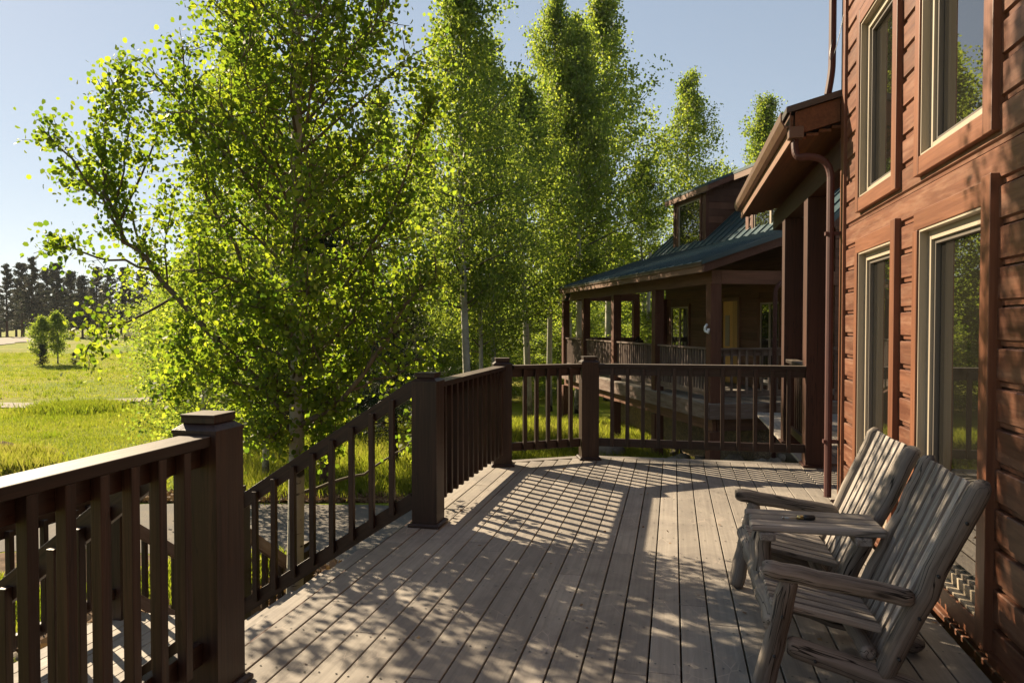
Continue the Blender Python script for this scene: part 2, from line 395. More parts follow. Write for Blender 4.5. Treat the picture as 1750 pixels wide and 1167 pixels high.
# driveway (flat ground there), its far edge slightly ragged
far_edge = []
for px, d in [(900, 12.2), (820, 12.6), (740, 12.9), (660, 13.1), (560, 13.15), (470, 13.2), (380, 13.3), (280, 13.2), (180, 13.0), (90, 12.9), (0, 12.9), (-150, 13.0), (-400, 13.2)]:
    for q in (0, .5):
        x, y, _ = polar(px - q * 60, d + random.uniform(-.06, .06)); far_edge.append((x, y))
near_edge = [polar(px, d)[:2] for px, d in [(-420, 9.4), (-150, 9.8), (0, 10.4), (150, 10.5), (300, 10.2), (450, 10.0), (600, 9.6), (720, 9.7), (800, 10.6), (860, 11.4)]]
loop = near_edge + far_edge
sheet('driveway', loop, .006, M['asphalt'])
sheet('planting_bed', [(-2.1, 9.3), (-2.1, -3), (-14, -3), (-15.5, 3.2)] + [polar(px, d - .05)[:2] for px, d in [(0, 10.4), (150, 10.5), (300, 10.2), (450, 10.0), (600, 9.6), (720, 9.7)]], .003, M['soil'])
strip('meadow_path', [polar(-260, 30.5), polar(0, 29.6), polar(90, 29.4), polar(180, 30.6), polar(300, 31.4), polar(420, 34), polar(560, 42)], 1.9, .04, M['path'])
strip('gravel_road', [polar(-330, 78), polar(-150, 84), polar(-30, 96), polar(22, 112), polar(18, 132), polar(-60, 150), polar(-260, 160)], 6.5, .10, M['path'], 90)

# ------------------------------------------------------------ the deck
RX = -1.87                                   # line of the railing along the stair side
deck = empty('deck', (0, 3, GZ), 'raised timber deck of worn grey-brown boards running away from the viewer', 'deck')
off = (0, 3, GZ)
bd = MB(off); P_ = .1455; GAP = .0085
x = -1.99; k = 0
def far_y(x):                                 # far edge: chamfer between the third and fourth post
    return 8.60 if x > -.95 else 8.60 - (-.95 - x) * .62
while x < 3.3:
    x1 = x + P_ - GAP; yend = min(far_y(x), far_y(x1)); xc = (x + x1) / 2
    y0 = -3.0 if xc < 1.42 else 6.97
    cuts = [y0]; y = y0 + random.uniform(.6, 4.5)
    while y < yend - .8: cuts.append(y); y += random.choice([2.4, 3.05, 3.66, 4.88])
    cuts.append(yend)
    for a, b in zip(cuts[:-1], cuts[1:]):
        dz = random.uniform(-.0012, .0012); bd.box(x, x1, a + .0015, b - .0015, -.038 + dz, dz)
    x += P_; k += 1
bd.build('deck_boards', M['deck'], deck, .003)
bd = MB(off)                                  # picture-frame edge boards and rim joists
e = [(-2.0, -3.0), (-2.0, 7.93), (-.95, 8.62), (1.36, 8.62)]
bd.bar((-.97, 8.665, -.019), (1.40, 8.665, -.019), .12, .038); bd.bar((-2.0, 8.02, -.019), (-.99, 8.645, -.019), .12, .038)
bd.build('edge_board', M['deck'], deck, .003)
bd = MB(off)
bd.bar((-2.03, -3, -.175), (-2.03, 7.98, -.175), .045, .27); bd.bar((-2.03, 8.0, -.175), (-.96, 8.71, -.175), .045, .27); bd.bar((-.96, 8.72, -.175), (3.3, 8.72, -.175), .045, .27)
for y in np.arange(-2.6, 8.3, .406): bd.bar((-1.98, y, -.16), (1.40 if y < 6.9 else 3.2, y, -.16), .04, .23)
bd.build('joists', M['beam'], deck)
for (x_, y_) in [(-1.9, -1), (-1.9, 2.75), (-1.9, 5.5), (-1.85, 7.85), (-.9, 8.5), (1.3, 8.5), (-.3, 2.5), (-.3, 5.5)]:
    q = MB(off); q.box(x_ - .08, x_ + .08, y_ - .08, y_ + .08, GZ, -.31); q.build('support_post', M['beam'], deck)
# a screw pair at each joist on the nearest boards
sc_ = MB(off)
x = -1.99
while x < 1.35:
    for y in np.arange(1.8, 8.3, .406):
        for dx in (.03, .108):
            xx = x + dx + random.uniform(-.005, .005); yy = y + random.uniform(-.01, .01)
            if yy < far_y(xx) - .1:
                sc_.add([(xx + .0055 * math.cos(a), yy + .0055 * math.sin(a), .0022) for a in np.arange(6) * math.pi / 3], [(0, 1, 2, 3, 4, 5)], [(0, 0, 0)] * 6, .5)
    x += P_
o = sc_.build('screw_heads', M['black'], deck); o['kind'] = 'stuff'

# ------------------------------------------------------------ railings
def post(parent, off, x, y, z0=0., h=1.155, rz=0, hw=.098, name='post', pl=.012):
    m = Matrix.Rotation(rz, 3, 'Z')
    def loop_(s_, z): return [Vector((x, y, z0 + z)) + m @ Vector((a * s_, b * s_, 0)) for a, b in ((-1, -1), (1, -1), (1, 1), (-1, 1))]
    lv = [(hw, 0), (hw, h - .065), (hw + .004, h - .064), (hw + .004, h - .050), (hw - .030, h - .025), (hw - .030, h - .024), (hw - .022, h - .023), (hw - .022, h)]
    q = MB(off); P = []; G = []
    for s_, z in lv:
        P += loop_(s_, z); G += [(z + x * 7, a * s_, b * s_) for a, b in ((-1, -1), (1, -1), (1, 1), (-1, 1))]
    fs = [(i * 4 + k, i * 4 + (k + 1) % 4, (i + 1) * 4 + (k + 1) % 4, (i + 1) * 4 + k) for i in range(len(lv) - 1) for k in range(4)]
    fs += [(3, 2, 1, 0), tuple(range(4 * len(lv) - 4, 4 * len(lv)))]
    q.add(P, fs, G, .5)
    o = q.build(name, M['rail'], parent, .003)
    # weathered cap plate
    q = MB(off); pr = [(hw - .020, h + .0005), (hw - .020, h + pl)]
    P = loop_(*pr[0]) + loop_(*pr[1]); q.add(P, [(3, 2, 1, 0), (4, 5, 6, 7)] + [(k, (k + 1) % 4, 4 + (k + 1) % 4, 4 + k) for k in range(4)], [(p.x * 1, p.y, p.z) for p in P], .3)
    q.build('cap', M['railcap'], o, .002)
    if name == 'post' and z0 == 0:
        q = MB(off); P = loop_(hw + .026, .002) + loop_(hw + .026, .020) + loop_(hw + .012, .032)
        q.add(P, [(3, 2, 1, 0), (8, 9, 10, 11)] + [(j * 4 + k, j * 4 + (k + 1) % 4, (j + 1) * 4 + (k + 1) % 4, (j + 1) * 4 + k) for j in (0, 1) for k in range(4)], [(p.x, p.y, p.z) for p in P], .4)
        q.build('base_trim', M['rail'], o, .002)
    return o
def rail(parent, off, a, b, n, z0=0., ztop=1.085, zb=.15, skip=None):
    a = Vector(a); b = Vector(b); up = Vector((0, 0, 1)); d = (b - a).normalized()
    q = MB(off); q.bar(a + up * (ztop - .021), b + up * (ztop - .021), .138, .042, val=.5); q.build('top_rail', M['railcap'], parent, .004)
    q = MB(off); q.bar(a + up * (ztop - .0855), b + up * (ztop - .0855), .042, .085, val=.5); q.build('sub_rail', M['rail'], parent, .003)
    q = MB(off); q.bar(a + up * (zb + .045), b + up * (zb + .045), .042, .09, val=.5); q.build('bottom_rail', M['rail'], parent, .003)
    side = d.cross(up)
    for i in range(n):
        p = a.lerp(b, (i + 1) / (n + 1)) + side * .0435
        q = MB(off); q.bar(p + up * (zb + .004), p + up * (ztop - .0435), .041, .041, up=tuple(d)); q.build('baluster', M['rail'], parent, .003)
off = (-1.87, 1.2, 0)
nr = empty('deck_railing', off, 'dark brown railing in the near left corner ending in a thick capped post', 'railing')
post(nr, off, -1.90, 2.79)
rail(nr, off, (-1.89, -1.6, 0), (-1.89, 2.69, 0), 29)
off = (-1.83, 5.45, 0)
fr = empty('deck_railing', off, 'dark brown railing with posts that bends round the far end of the deck', 'railing')
PS = [(-1.83, 5.45, 0), (-1.81, 7.90, 0), (-.935, 8.50, 0), (1.385, 8.52, 0)]
for i, p in enumerate(PS[:3]): post(fr, off, p[0], p[1], rz=(0, R(17), R(17), 0)[i])
rail(fr, off, (-1.83, 5.55, 0), (-1.81, 7.80, 0), 13)
rail(fr, off, (-1.72, 7.96, 0), (-1.03, 8.44, 0), 5, zb=.15)
rail(fr, off, (-.84, 8.50, 0), (1.385, 8.50, 0), 12, zb=.15)
off = (1.47, 9.3, 0)
wr = empty('walkway_railing', off, 'short dark railing running away between the two tall timber columns', 'railing')
rail(wr, off, (1.47, 8.71, 0), (1.47, 10.05, 0), 8)

# ------------------------------------------------------------ stairs with a landing
off = (-3.6, 4.1, GZ)
st = empty('deck_stairs', off, 'wooden stairs with dark handrails dropping from the gap in the railing to a landing', 'stairs')
LZ = -.93
rise = -LZ / 5; run = .29
for i in range(4):
    z = -rise * (i + 1); x1 = -2.055 - run * i
    q = MB(off)
    q.box(x1 - .145, x1 + .01, 2.90, 5.35, z - .038, z); q.box(x1 - .295, x1 - .15, 2.90, 5.35, z - .038, z)
    q.build('tread', M['deck'], st, .003)
q = MB(off)
xx = -3.38
while xx > -4.65: q.box(xx - .139, xx, 2.72, 5.55, LZ - .038, LZ); xx -= P_
q.build('landing_boards', M['deck'], st, .003)
q = MB(off)
q.box(-4.66, -4.62, 2.70, 5.56, LZ - .27, LZ - .04); q.box(-4.61, -3.34, 2.70, 2.74, LZ - .27, LZ - .04)
for x_, y_ in ((-4.55, 2.8), (-4.55, 5.45), (-3.45, 2.8)): q.box(x_ - .06, x_ + .06, y_ - .06, y_ + .06, GZ, LZ - .28)
q.build('landing_frame', M['beam'], st)
for y_ in (2.88, 4.12, 5.36):
    q = MB(off); q.bar((-2.06, y_, -.26), (-3.42, y_, LZ - .14), .04, .26); q.build('stringer', M['beam'], st)
for i in range(3):
    z = LZ - .18 * (i + 1); y1 = 5.56 + .29 * i
    q = MB(off); q.box(-4.58, -3.5, y1 + .01, y1 + .145, z - .038, z); q.box(-4.58, -3.5, y1 + .15, y1 + .29, z - .038, z); q.build('tread', M['deck'], st, .003)
for x_ in (-3.47, -4.6):
    q = MB(off); q.bar((x_, 5.56, LZ - .16), (x_, 6.5, GZ + .10), .04, .24); q.build('stringer', M['beam'], st)
def stair_rail(a, b, n, vert=.11, low=.86, mat='rail'):
    a = Vector(a); b = Vector(b); d = (b - a).normalized(); up = Vector((0, 0, 1))
    hgh = vert
    q = MB(off); q.bar(a, b, .042, hgh, val=.5); q.build('handrail', M[mat], st, .004)
    q = MB(off); q.bar(a - up * low, b - up * low, .042, hgh, val=.5); q.build('bottom_rail', M[mat], st, .004)
    h = Vector((d.x, d.y, 0)).normalized(); side = Vector((-h.y, h.x, 0))
    for i in range(n):
        p = a.lerp(b, (i + 1) / (n + 1)) + side * (.0425 if True else 0)
        q = MB(off); q.bar(p - up * (low + .01), p + up * .01, .041, .041, up=tuple(h)); q.build('baluster', M['rail'], st, .003)
# rail beside the far post and rail beside the near post
stair_rail((-1.93, 5.42, 1.055), (-3.42, 5.42, .085), 8)
stair_rail((-2.0, 2.80, 1.03), (-3.42, 2.80, -.03), 10)
for x_, y_ in ((-3.45, 5.44), (-3.47, 2.78), (-4.55, 5.42), (-4.55, 2.78)): post(st, off, x_, y_, LZ, 1.14, name='newel', hw=.07)
stair_rail((-4.55, 5.35, .09), (-4.55, 2.86, .09), 16, .09, .80)
stair_rail((-4.48, 2.78, .09), (-3.55, 2.78, .09), 6, .09, .80)
# second flight, dropping away to the driveway
stair_rail((-3.45, 5.52, .02 - .19), (-3.45, 6.32, -.72), 5, .1, .62, 'farrail')
stair_rail((-4.55, 5.52, .02 - .19), (-4.55, 6.32, -.72), 5, .1, .62, 'farrail')
for x_ in (-3.42, -4.55): post(st, off, x_, 6.42, GZ, 1.12, name='newel', hw=.085)
for x_, y_ in ((-4.55, 5.42),): pass

# ------------------------------------------------------------ near house
off = (3.5, 3, GZ)
nh = empty('timber_house', off, 'tall house wall of orange-brown lap siding with windows, right beside the deck', 'house')
WX = 1.43; YC = 6.90; ZT = 6.4
wins = [(5.245, 6.34, .05, 2.215), (5.245, 6.34, 2.405, 3.95), (3.755, 4.875, .05, 2.215), (3.755, 4.875, 2.405, 3.95)]
q = MB(off)                                      # wall core behind the siding, in vertical strips around the openings
ysp = sorted({-4.0, YC} | {w_[0] + .02 for w_ in wins} | {w_[1] - .02 for w_ in wins})
for a, b in zip(ysp[:-1], ysp[1:]):
    holes = sorted([(w_[2] + .02, w_[3] - .02) for w_ in wins if w_[0] < (a + b) / 2 < w_[1]])
    z = GZ
    for h0, h1 in holes: q.box(WX + .022, WX + .215, a, b, z, h0); z = h1
    q.box(WX + .022, WX + .215, a, b, z, ZT)
q.box(WX + .22, 7, -4, 6.9, GZ, ZT)
q.build('wall_core', M['beam'], nh)
q = MB(off); C0 = -.024; CH = .1818
for i in range(-2, 36):
    z0 = C0 + CH * i; z1 = z0 + CH
    if z0 < -.45 or z1 > ZT + .1: continue
    segs = [(-4.0, YC)]
    for (y0, y1, a, b) in wins:
        if z1 > a + .125 and z0 < b - .06:
            n2 = []
            for s0, s1 in segs:
                if y1 <= s0 or y0 >= s1: n2.append((s0, s1)); continue
                if y0 > s0: n2.append((s0, y0 + .01))
                if y1 < s1: n2.append((y1 - .01, s1))
            segs = n2
    for s0, s1 in segs:
        cuts = [s0]
        if s1 - s0 > 3.2: cuts += sorted([random.uniform(s0 + 1, s0 + 2.6)])
        cuts.append(s1)
        val = random.random()
        for a, b in zip(cuts[:-1], cuts[1:]):
            poly = [(WX + .024, z0 + .009), (WX + .012, z0 + .009), (WX + .011, z0 + .030), (WX - .004, z0 + .038), (WX - .006, z1 - .008), (WX - .001, z1 - .003), (WX + .024, z1 - .003)]
            q.prism(poly, 1, a + .001, b - .001, val if random.random() < .5 else None)
# polygon coordinates above are (x, z) and are extruded along y
q.build('siding', M['siding'], nh)
q = MB(off); q.box(WX - .02, WX + .03, YC, YC + .045, -.4, ZT); q.box(WX - .028, WX - .021 + .0, YC - .085, YC + .045, -.4, ZT, .4)
q.box(WX - .021, WX + .0205, YC - .085, YC - .001, -.4, ZT, .4); q.build('corner_board', M['trim'], nh, .002)
def window(parent, off, y0, y1, z0, z1, X=WX, tw=.105, low=False, mats=('trim', 'frame', 'sash', 'glass'), sx=1):
    """casement in the wall x = X, looking towards -x"""
    t = MB(off); a, b = X - .042, X + .02; hd = .13 if low else tw
    t.box(a, b, y0, y0 + tw, z0, z1); t.box(a, b, y1 - tw * .8, y1, z0, z1 if not low else z1 - hd - .001)
    if low: t.box(a + .006, b, y0 + tw + .001, y1, z1 - hd, z1 - .02)
    else: t.box(a + .003, b, y0 + tw + .001, y1 - tw * .8 - .001, z1 - tw, z1)
    t.box(a + .003, b, y0 + tw + .001, y1 - tw * .8 - .001, z0, z0 + tw)
    tr = t.build('window_trim', M[mats[0]], parent, .003)
    iy0, iy1, iz0, iz1 = y0 + tw, y1 - tw * .8, z0 + tw, z1 - hd
    def ring(m, xa, xb, c, wd):
        m.box(xa, xb, iy0 + c, iy0 + c + wd, iz0 + c, iz1 - c); m.box(xa, xb, iy1 - c - wd, iy1 - c, iz0 + c, iz1 - c)
        m.box(xa + .001, xb, iy0 + c + wd, iy1 - c - wd, iz0 + c, iz0 + c + wd); m.box(xa + .001, xb, iy0 + c + wd, iy1 - c - wd, iz1 - c - wd, iz1 - c)
    wn = MB(off); ring(wn, X - .030, X + .09, .0, .014); ring(wn, X + .016, X + .08, .0145, .050); wo_ = wn.build('window', M[mats[1]], parent, .002)
    s_ = MB(off); ring(s_, X + .034, X + .085, .065, .024); s_.build('sash', M[mats[2]], wo_, .001)
    p = MB(off); p.box(X + .060, X + .070, iy0 + .07, iy1 - .07, iz0 + .07, iz1 - .07); p.build('pane', M[mats[3]], wo_)
for i, w_ in enumerate(wins): window(nh, off, *w_, low=i in (0, 2))
# skirt board along the deck
q = MB(off); q.box(WX - .025, WX - .004, -4, 3.75, .004, .05); q.box(WX - .025, WX - .004, 4.88, 5.24, .004, .05); q.box(WX - .025, WX - .004, 6.345, 6.80, .004, .05); q.build('base_board', M['trim'], nh)
# tall main roof (above the picture)
q = MB(off); q.prism([(.7, 6.32), (4.3, 8.9), (7.9, 6.32), (7.9, 6.5), (4.3, 9.1), (.7, 6.5)], 1, -4.6, 7.35)
q.build('main_roof', M['metal_roof'], nh)
q = MB(off); q.prism([(1.7, 6.41), (6.9, 6.41), (4.3, 8.6)], 1, -3.9, 6.88); q.build('gable_wall', M['siding'], nh)
# entry wing behind the columns
q = MB(off); q.box(3.25, 7, 6.96, 12.2, GZ, 3.55); q.build('entry_wall', M['siding'], nh)
# entry porch roof: eave at x = 1.0 along y, slope up to the right
def er(x): return 3.335 + (x - 1.0) * .27
Y0, Y1 = 6.98, 11.9
q = MB(off); q.prism([(.955, er(.955) + .045), (5.2, er(5.2) + .045), (5.2, er(5.2) + .10), (.955, er(.955) + .10)], 1, Y0 - .06, Y1 + .05)
for y in np.arange(Y0 + .3, Y1, .42): q.prism([(.95, er(.95) + .101), (5.2, er(5.2) + .101), (5.2, er(5.2) + .135), (.95, er(.95) + .135)], 1, y - .012, y + .012)
q.build('entry_roof', M['brown_metal'], nh)
q = MB(off); q.prism([(1.03, er(1.03) - .16), (1.40, er(1.40) - .16), (1.40, er(1.40) + .040), (1.03, er(1.03) + .040)], 1, Y0 - .025, Y0 + .012); q.build('rake_board', M['soffit'], nh, .002)
q = MB(off)
for i in range(12):                                # tongue-and-groove soffit boards running along the eave
    a = 1.025 + i * .105; q.box(a, a + .101, Y0 + .016, Y1 - .02, er(a) - .19, er(a) - .165)
q.build('soffit', M['soffit'], nh)
q = MB(off); q.box(.995, 1.022, Y0, Y1, 3.13, 3.36); q.build('fascia', M['fascia'], nh, .002)
q = MB(off)
gp = [(.990, 3.375), (.990, 3.245), (.935, 3.245), (.905, 3.30), (.905, 3.375), (.915, 3.375), (.917, 3.305), (.942, 3.257), (.980, 3.257), (.980, 3.375)]
q.prism(gp, 1, Y0 - .06, Y1 + .05); q.build('gutter', M['gutter'], nh)
q = MB(off); q.box(.975, 1.10, Y0 - .065, Y0 + .05, 3.15, 3.25); q.build('gutter_outlet', M['gutter'], nh, .006)
# beam and columns
q = MB(off); q.box(1.40, 1.60, 6.96, 11.4, 2.88, 3.13); q.build('beam', M['beam'], nh, .006)
for y_ in (8.45, 10.10):
    q = MB(off); q.box(1.385, 1.615, y_, y_ + .235, .003, 2.879); q.build('column', M['beam'], nh, .008)
    q = MB(off); q.box(1.36, 1.64, y_ - .025, y_ + .26, .002, .028); q.build('column_base', M['beam'], nh, .004)
# downspouts
def spout(pts, r=.038, name='downspout', m='pipe', parent=nh, off=off, ribs=()):
    """square-ish corrugated pipe through pts"""
    q = MB(off); q.tube(pts, r, 10, True, .5, 0, False, .8); o = q.build(name, M[m], parent, 0); return o
def bez(P, n=10):
    out = []
    for i in range(n + 1):
        t = i / n; a = [Vector(p) for p in P]
        while len(a) > 1: a = [a[j].lerp(a[j + 1], t) for j in range(len(a) - 1)]
        out.append(a[0])
    return out
pts = bez([(1.035, 7.0, 3.16), (1.03, 6.98, 3.0), (1.045, 6.97, 2.98), (1.12, 6.95, 2.99)], 8) + bez([(1.16, 6.945, 2.985), (1.26, 6.93, 2.97), (1.315, 6.93, 2.92), (1.322, 6.93, 2.80)], 8)
pts += [(1.322, 6.93, 2.2), (1.322, 6.93, 1.2), (1.322, 6.93, .03)]
spout(pts)
for z in (2.3, .5): q = MB(off); q.box(1.28, 1.40, 6.905, 6.96, z, z + .03); q.build('strap', M['pipe'], nh)
pts = [(1.335, 6.98, 6.3), (1.335, 6.98, 3.95), (1.333, 6.98, 3.80)] + bez([(1.332, 6.98, 3.76), (1.328, 6.98, 3.68), (1.315, 6.99, 3.60), (1.305, 7.0, 3.53)], 6)
spout(pts)
# thin loose cable hanging on the corner
q = MB(off); q.tube(bez([(1.33, 6.94, 3.98), (1.27, 6.9, 3.78), (1.30, 6.9, 3.6), (1.40, 6.9, 4.05), (1.42, 6.88, 4.3)], 14), .003, 5); q.build('cable', M['black'], nh)
# walkway floor behind the columns
q = MB(off); x = 1.40
while x < 3.2: q.box(x, x + .139, 8.76, 13.6, -.036, -.001); x += P_
q.build('walkway_boards', M['deck'], nh, .003)

# ------------------------------------------------------------ far house (its own axes: x = inwards from the porch edge, y = along the porch, away)
fh = empty('far_house', (H[0], H[1], 0), 'dark brown house wing with green metal roof, dormers and a railed porch behind the deck', 'house', rz=R(22.95))
O = (0, 0, 0)
q = MB(); 
y = -.15
for i in range(19): q.box(-.16 + i * .1455, -.16 + i * .1455 + .139, -.15, 11.2, -.038, 0)
q.build('porch_boards', M['deck'], fh)
q = MB(); q.box(-.20, -.165, -.19, 11.2, -.30, -.012); q.box(-.16, 4.6, -.19, -.155, -.30, -.012); q.build('porch_rim', M['farrail'], fh)
q = MB(); q.box(-.02, .06, -.02, 11.2, -.55, -.31); q.box(.07, 4.0, -.03, .05, -.55, -.31); q.build('porch_girder', M['farwood'], fh)
for a, t in [(0, 0), (0, 2.85), (0, 5.82), (0, 8.69), (2.5, 8.69), (0, 11.1), (2.5, 11.1)]:
    q = MB(); q.box(a - .11, a + .11, t - .11, t + .11, .001, 2.299); q.build('porch_post', M['farpost'], fh, .008)
    q = MB(); q.box(a - .11, a + .11, t - .11, t + .11, GZ - .3, -.551); q.build('under_post', M['farpost'], fh, .008)
q = MB(); q.box(-.10, .10, -.12, 11.2, 2.30, 2.56); q.box(.105, 2.6, -.12, .08, 2.302, 2.56); q.box(.105, 2.6, 11.0, 11.2, 2.302, 2.56); q.build('porch_beam', M['farwood'], fh)
def frail(a, b, n):
    a = Vector(a); b = Vector(b); up = Vector((0, 0, 1)); d = (b - a).normalized(); side = d.cross(up)
    q = MB(); q.bar(a + up * 1.045, b + up * 1.045, .10, .035); q.bar(a + up * .965 + side * -.03, b + up * .965 + side * -.03, .038, .12); q.build('top_rail', M['farrail'], fh)
    q = MB(); q.bar(a + up * .17, b + up * .17, .038, .12); q.build('bottom_rail', M['farrail'], fh)
    q = MB()
    for i in range(n):
        p = a.lerp(b, (i + .7) / (n + .4)); q.bar(p + up * .17, p + up * 1.02, .04, .04, up=tuple(d))
    q.build('balusters', M['farrail'], fh)
for a, b in ((.11, 2.74), (2.96, 5.71), (5.93, 8.58), (8.80, 10.99)): frail((0, b, 0), (0, a, 0), 19)
frail((.11, 0, 0), (1.62, 0, 0), 9); frail((1.75, 0, 0), (2.6, 0, 0), 5); frail((.11, 11.1, 0), (2.4, 11.1, 0), 15)
# walls
def lap(q, x, t0, t1, z0, z1, ch=.19, axis='x', val=None, holes=()):
    z = z0
    while z < z1 - .01:
        ze = min(z + ch, z1); segs = [(t0, t1)]
        for h0, h1, a, b in holes:
            if ze > a and z < b:
                n2 = []
                for s0, s1 in segs:
                    if h1 <= s0 or h0 >= s1: n2.append((s0, s1)); continue
                    if h0 > s0: n2.append((s0, h0))
                    if h1 < s1: n2.append((h1, s1))
                segs = n2
        for s0, s1 in segs:
            if axis == 'x': q.prism([(x + .02, z + .004), (x - .012, z + .004), (x, ze - .006), (x + .02, ze - .006)], 1, s0, s1)
            else: q.prism([(x + .02, z + .004), (x - .012, z + .004), (x, ze - .006), (x + .02, ze - .006)], 0, s0, s1)
        z = ze
hol = [(3.95, 4.78, 0, 2.12), (6.85, 8.30, .55, 2.12), (1.93, 2.97, .02, 2.12)]
q = MB(); q.box(2.62, 9.0, .02, 8.68, GZ - .2, 3.40); lap(q, 2.6, 0, 8.7, 0, 3.30, holes=hol); lap(q, 0, 2.6, 9.0, 0, 3.3, axis='y'); q.build('wall', M['farwood'], fh)
# second line of wall above the porch roof with gables
q = MB(); q.prism([(2.62, 3.41), (8.4, 3.41), (8.4, 3.9), (5.5, 6.30), (2.62, 3.80)], 1, .03, 8.67); q.build('gable_wall', M['farwood'], fh)
q = MB(); q.box(1.0, 2.59, .25, 8.6, GZ - .2, -.56); q.build('stone_foundation', M['stone'], fh)
# door and windows on the porch wall
q = MB(); q.box(2.55, 2.60, 3.86, 3.95, 0.002, 2.20); q.box(2.55, 2.60, 4.78, 4.87, .002, 2.20); q.box(2.552, 2.60, 3.951, 4.779, 2.12, 2.20)
d_ = q.build('door_frame', M['fascia'], fh)
q = MB(); q.box(2.58, 2.61, 3.96, 4.24, .02, 2.11, .05); q.box(2.585, 2.61, 4.245, 4.775, .02, 2.11, .9); dd = q.build('door', M['doorwood'], fh)
q = MB(); q.box(2.565, 2.584, 4.40, 4.62, .95, 1.75); q.build('door_panel', M['frame'], dd)
def fwin(y0, y1, z0, z1, X=2.6, mull=1):
    q = MB(); f = .09
    q.box(X - .04, X, y0 - f, y0, z0 - f, z1 + f); q.box(X - .04, X, y1, y1 + f, z0 - f, z1 + f); q.box(X - .038, X, y0 + .001, y1 - .001, z1, z1 + f); q.box(X - .038, X, y0 + .001, y1 - .001, z0 - f, z0)
    q.build('window_trim', M['fartrim'], fh)
    q = MB(); s_ = .045
    q.box(X - .02, X + .018, y0, y0 + s_, z0, z1); q.box(X - .02, X + .018, y1 - s_, y1, z0, z1); q.box(X - .018, X + .018, y0 + s_, y1 - s_, z1 - s_, z1); q.box(X - .018, X + .018, y0 + s_, y1 - s_, z0, z0 + s_)
    for k in range(mull): yy = y0 + (y1 - y0) * (k + 1) / (mull + 1); q.box(X - .022, X + .016, yy - .035, yy + .035, z0 + s_, z1 - s_)
    w_ = q.build('window', M['frame'], fh)
    q = MB(); q.box(X - .003, X + .012, y0 + s_, y1 - s_, z0 + s_, z1 - s_); q.build('pane', M['farglass'], w_)
fwin(6.94, 8.21, .64, 2.03); fwin(2.02, 2.88, .10, 2.03, mull=1)
# porch roof, low slope
def pz(a): return 2.60 + (a + .45) * .333
q = MB(); q.prism([(-.47, pz(-.47) + .05), (2.25, pz(2.25) + .05), (2.25, pz(2.25) + .10), (-.47, pz(-.47) + .10)], 1, -.47, 10.35)
for y in np.arange(-.45, 10.3, .42): q.prism([(-.47, pz(-.47) + .101), (2.2, pz(2.2) + .101), (2.2, pz(2.2) + .13), (-.47, pz(-.47) + .13)], 1, y - .012, y + .012)
q.build('porch_roof', M['metal_roof'], fh)
q = MB(); q.prism([(-.40, pz(-.4) - .03), (2.6, pz(2.6) - .03), (2.6, pz(2.6) + .045), (-.40, pz(-.4) + .045)], 1, -.40, 10.3); q.build('porch_ceiling', M['farwood'], fh)
q = MB(); q.box(-.44, -.405, -.44, 10.33, 2.50, 2.64); q.build('eave_fascia', M['fascia'], fh); q = MB(); q.box(-.47, -.441, -.46, 10.35, 2.62, 2.69); q.build('gutter', M['gutter'], fh)
q = MB(); q.prism([(-.40, pz(-.4) - .12), (2.6, pz(2.6) - .12), (2.6, pz(2.6) + .04), (-.40, pz(-.4) + .04)], 1, -.445, -.41); q.build('rake_board', M['fartrim'], fh)
q = MB(); q.prism([(-.46, pz(-.46) + .045), (2.25, pz(2.25) + .045), (2.25, pz(2.25) + .135), (-.46, pz(-.46) + .135)], 1, -.50, -.472); q.build('rake_flashing', M['metal_roof'], fh)
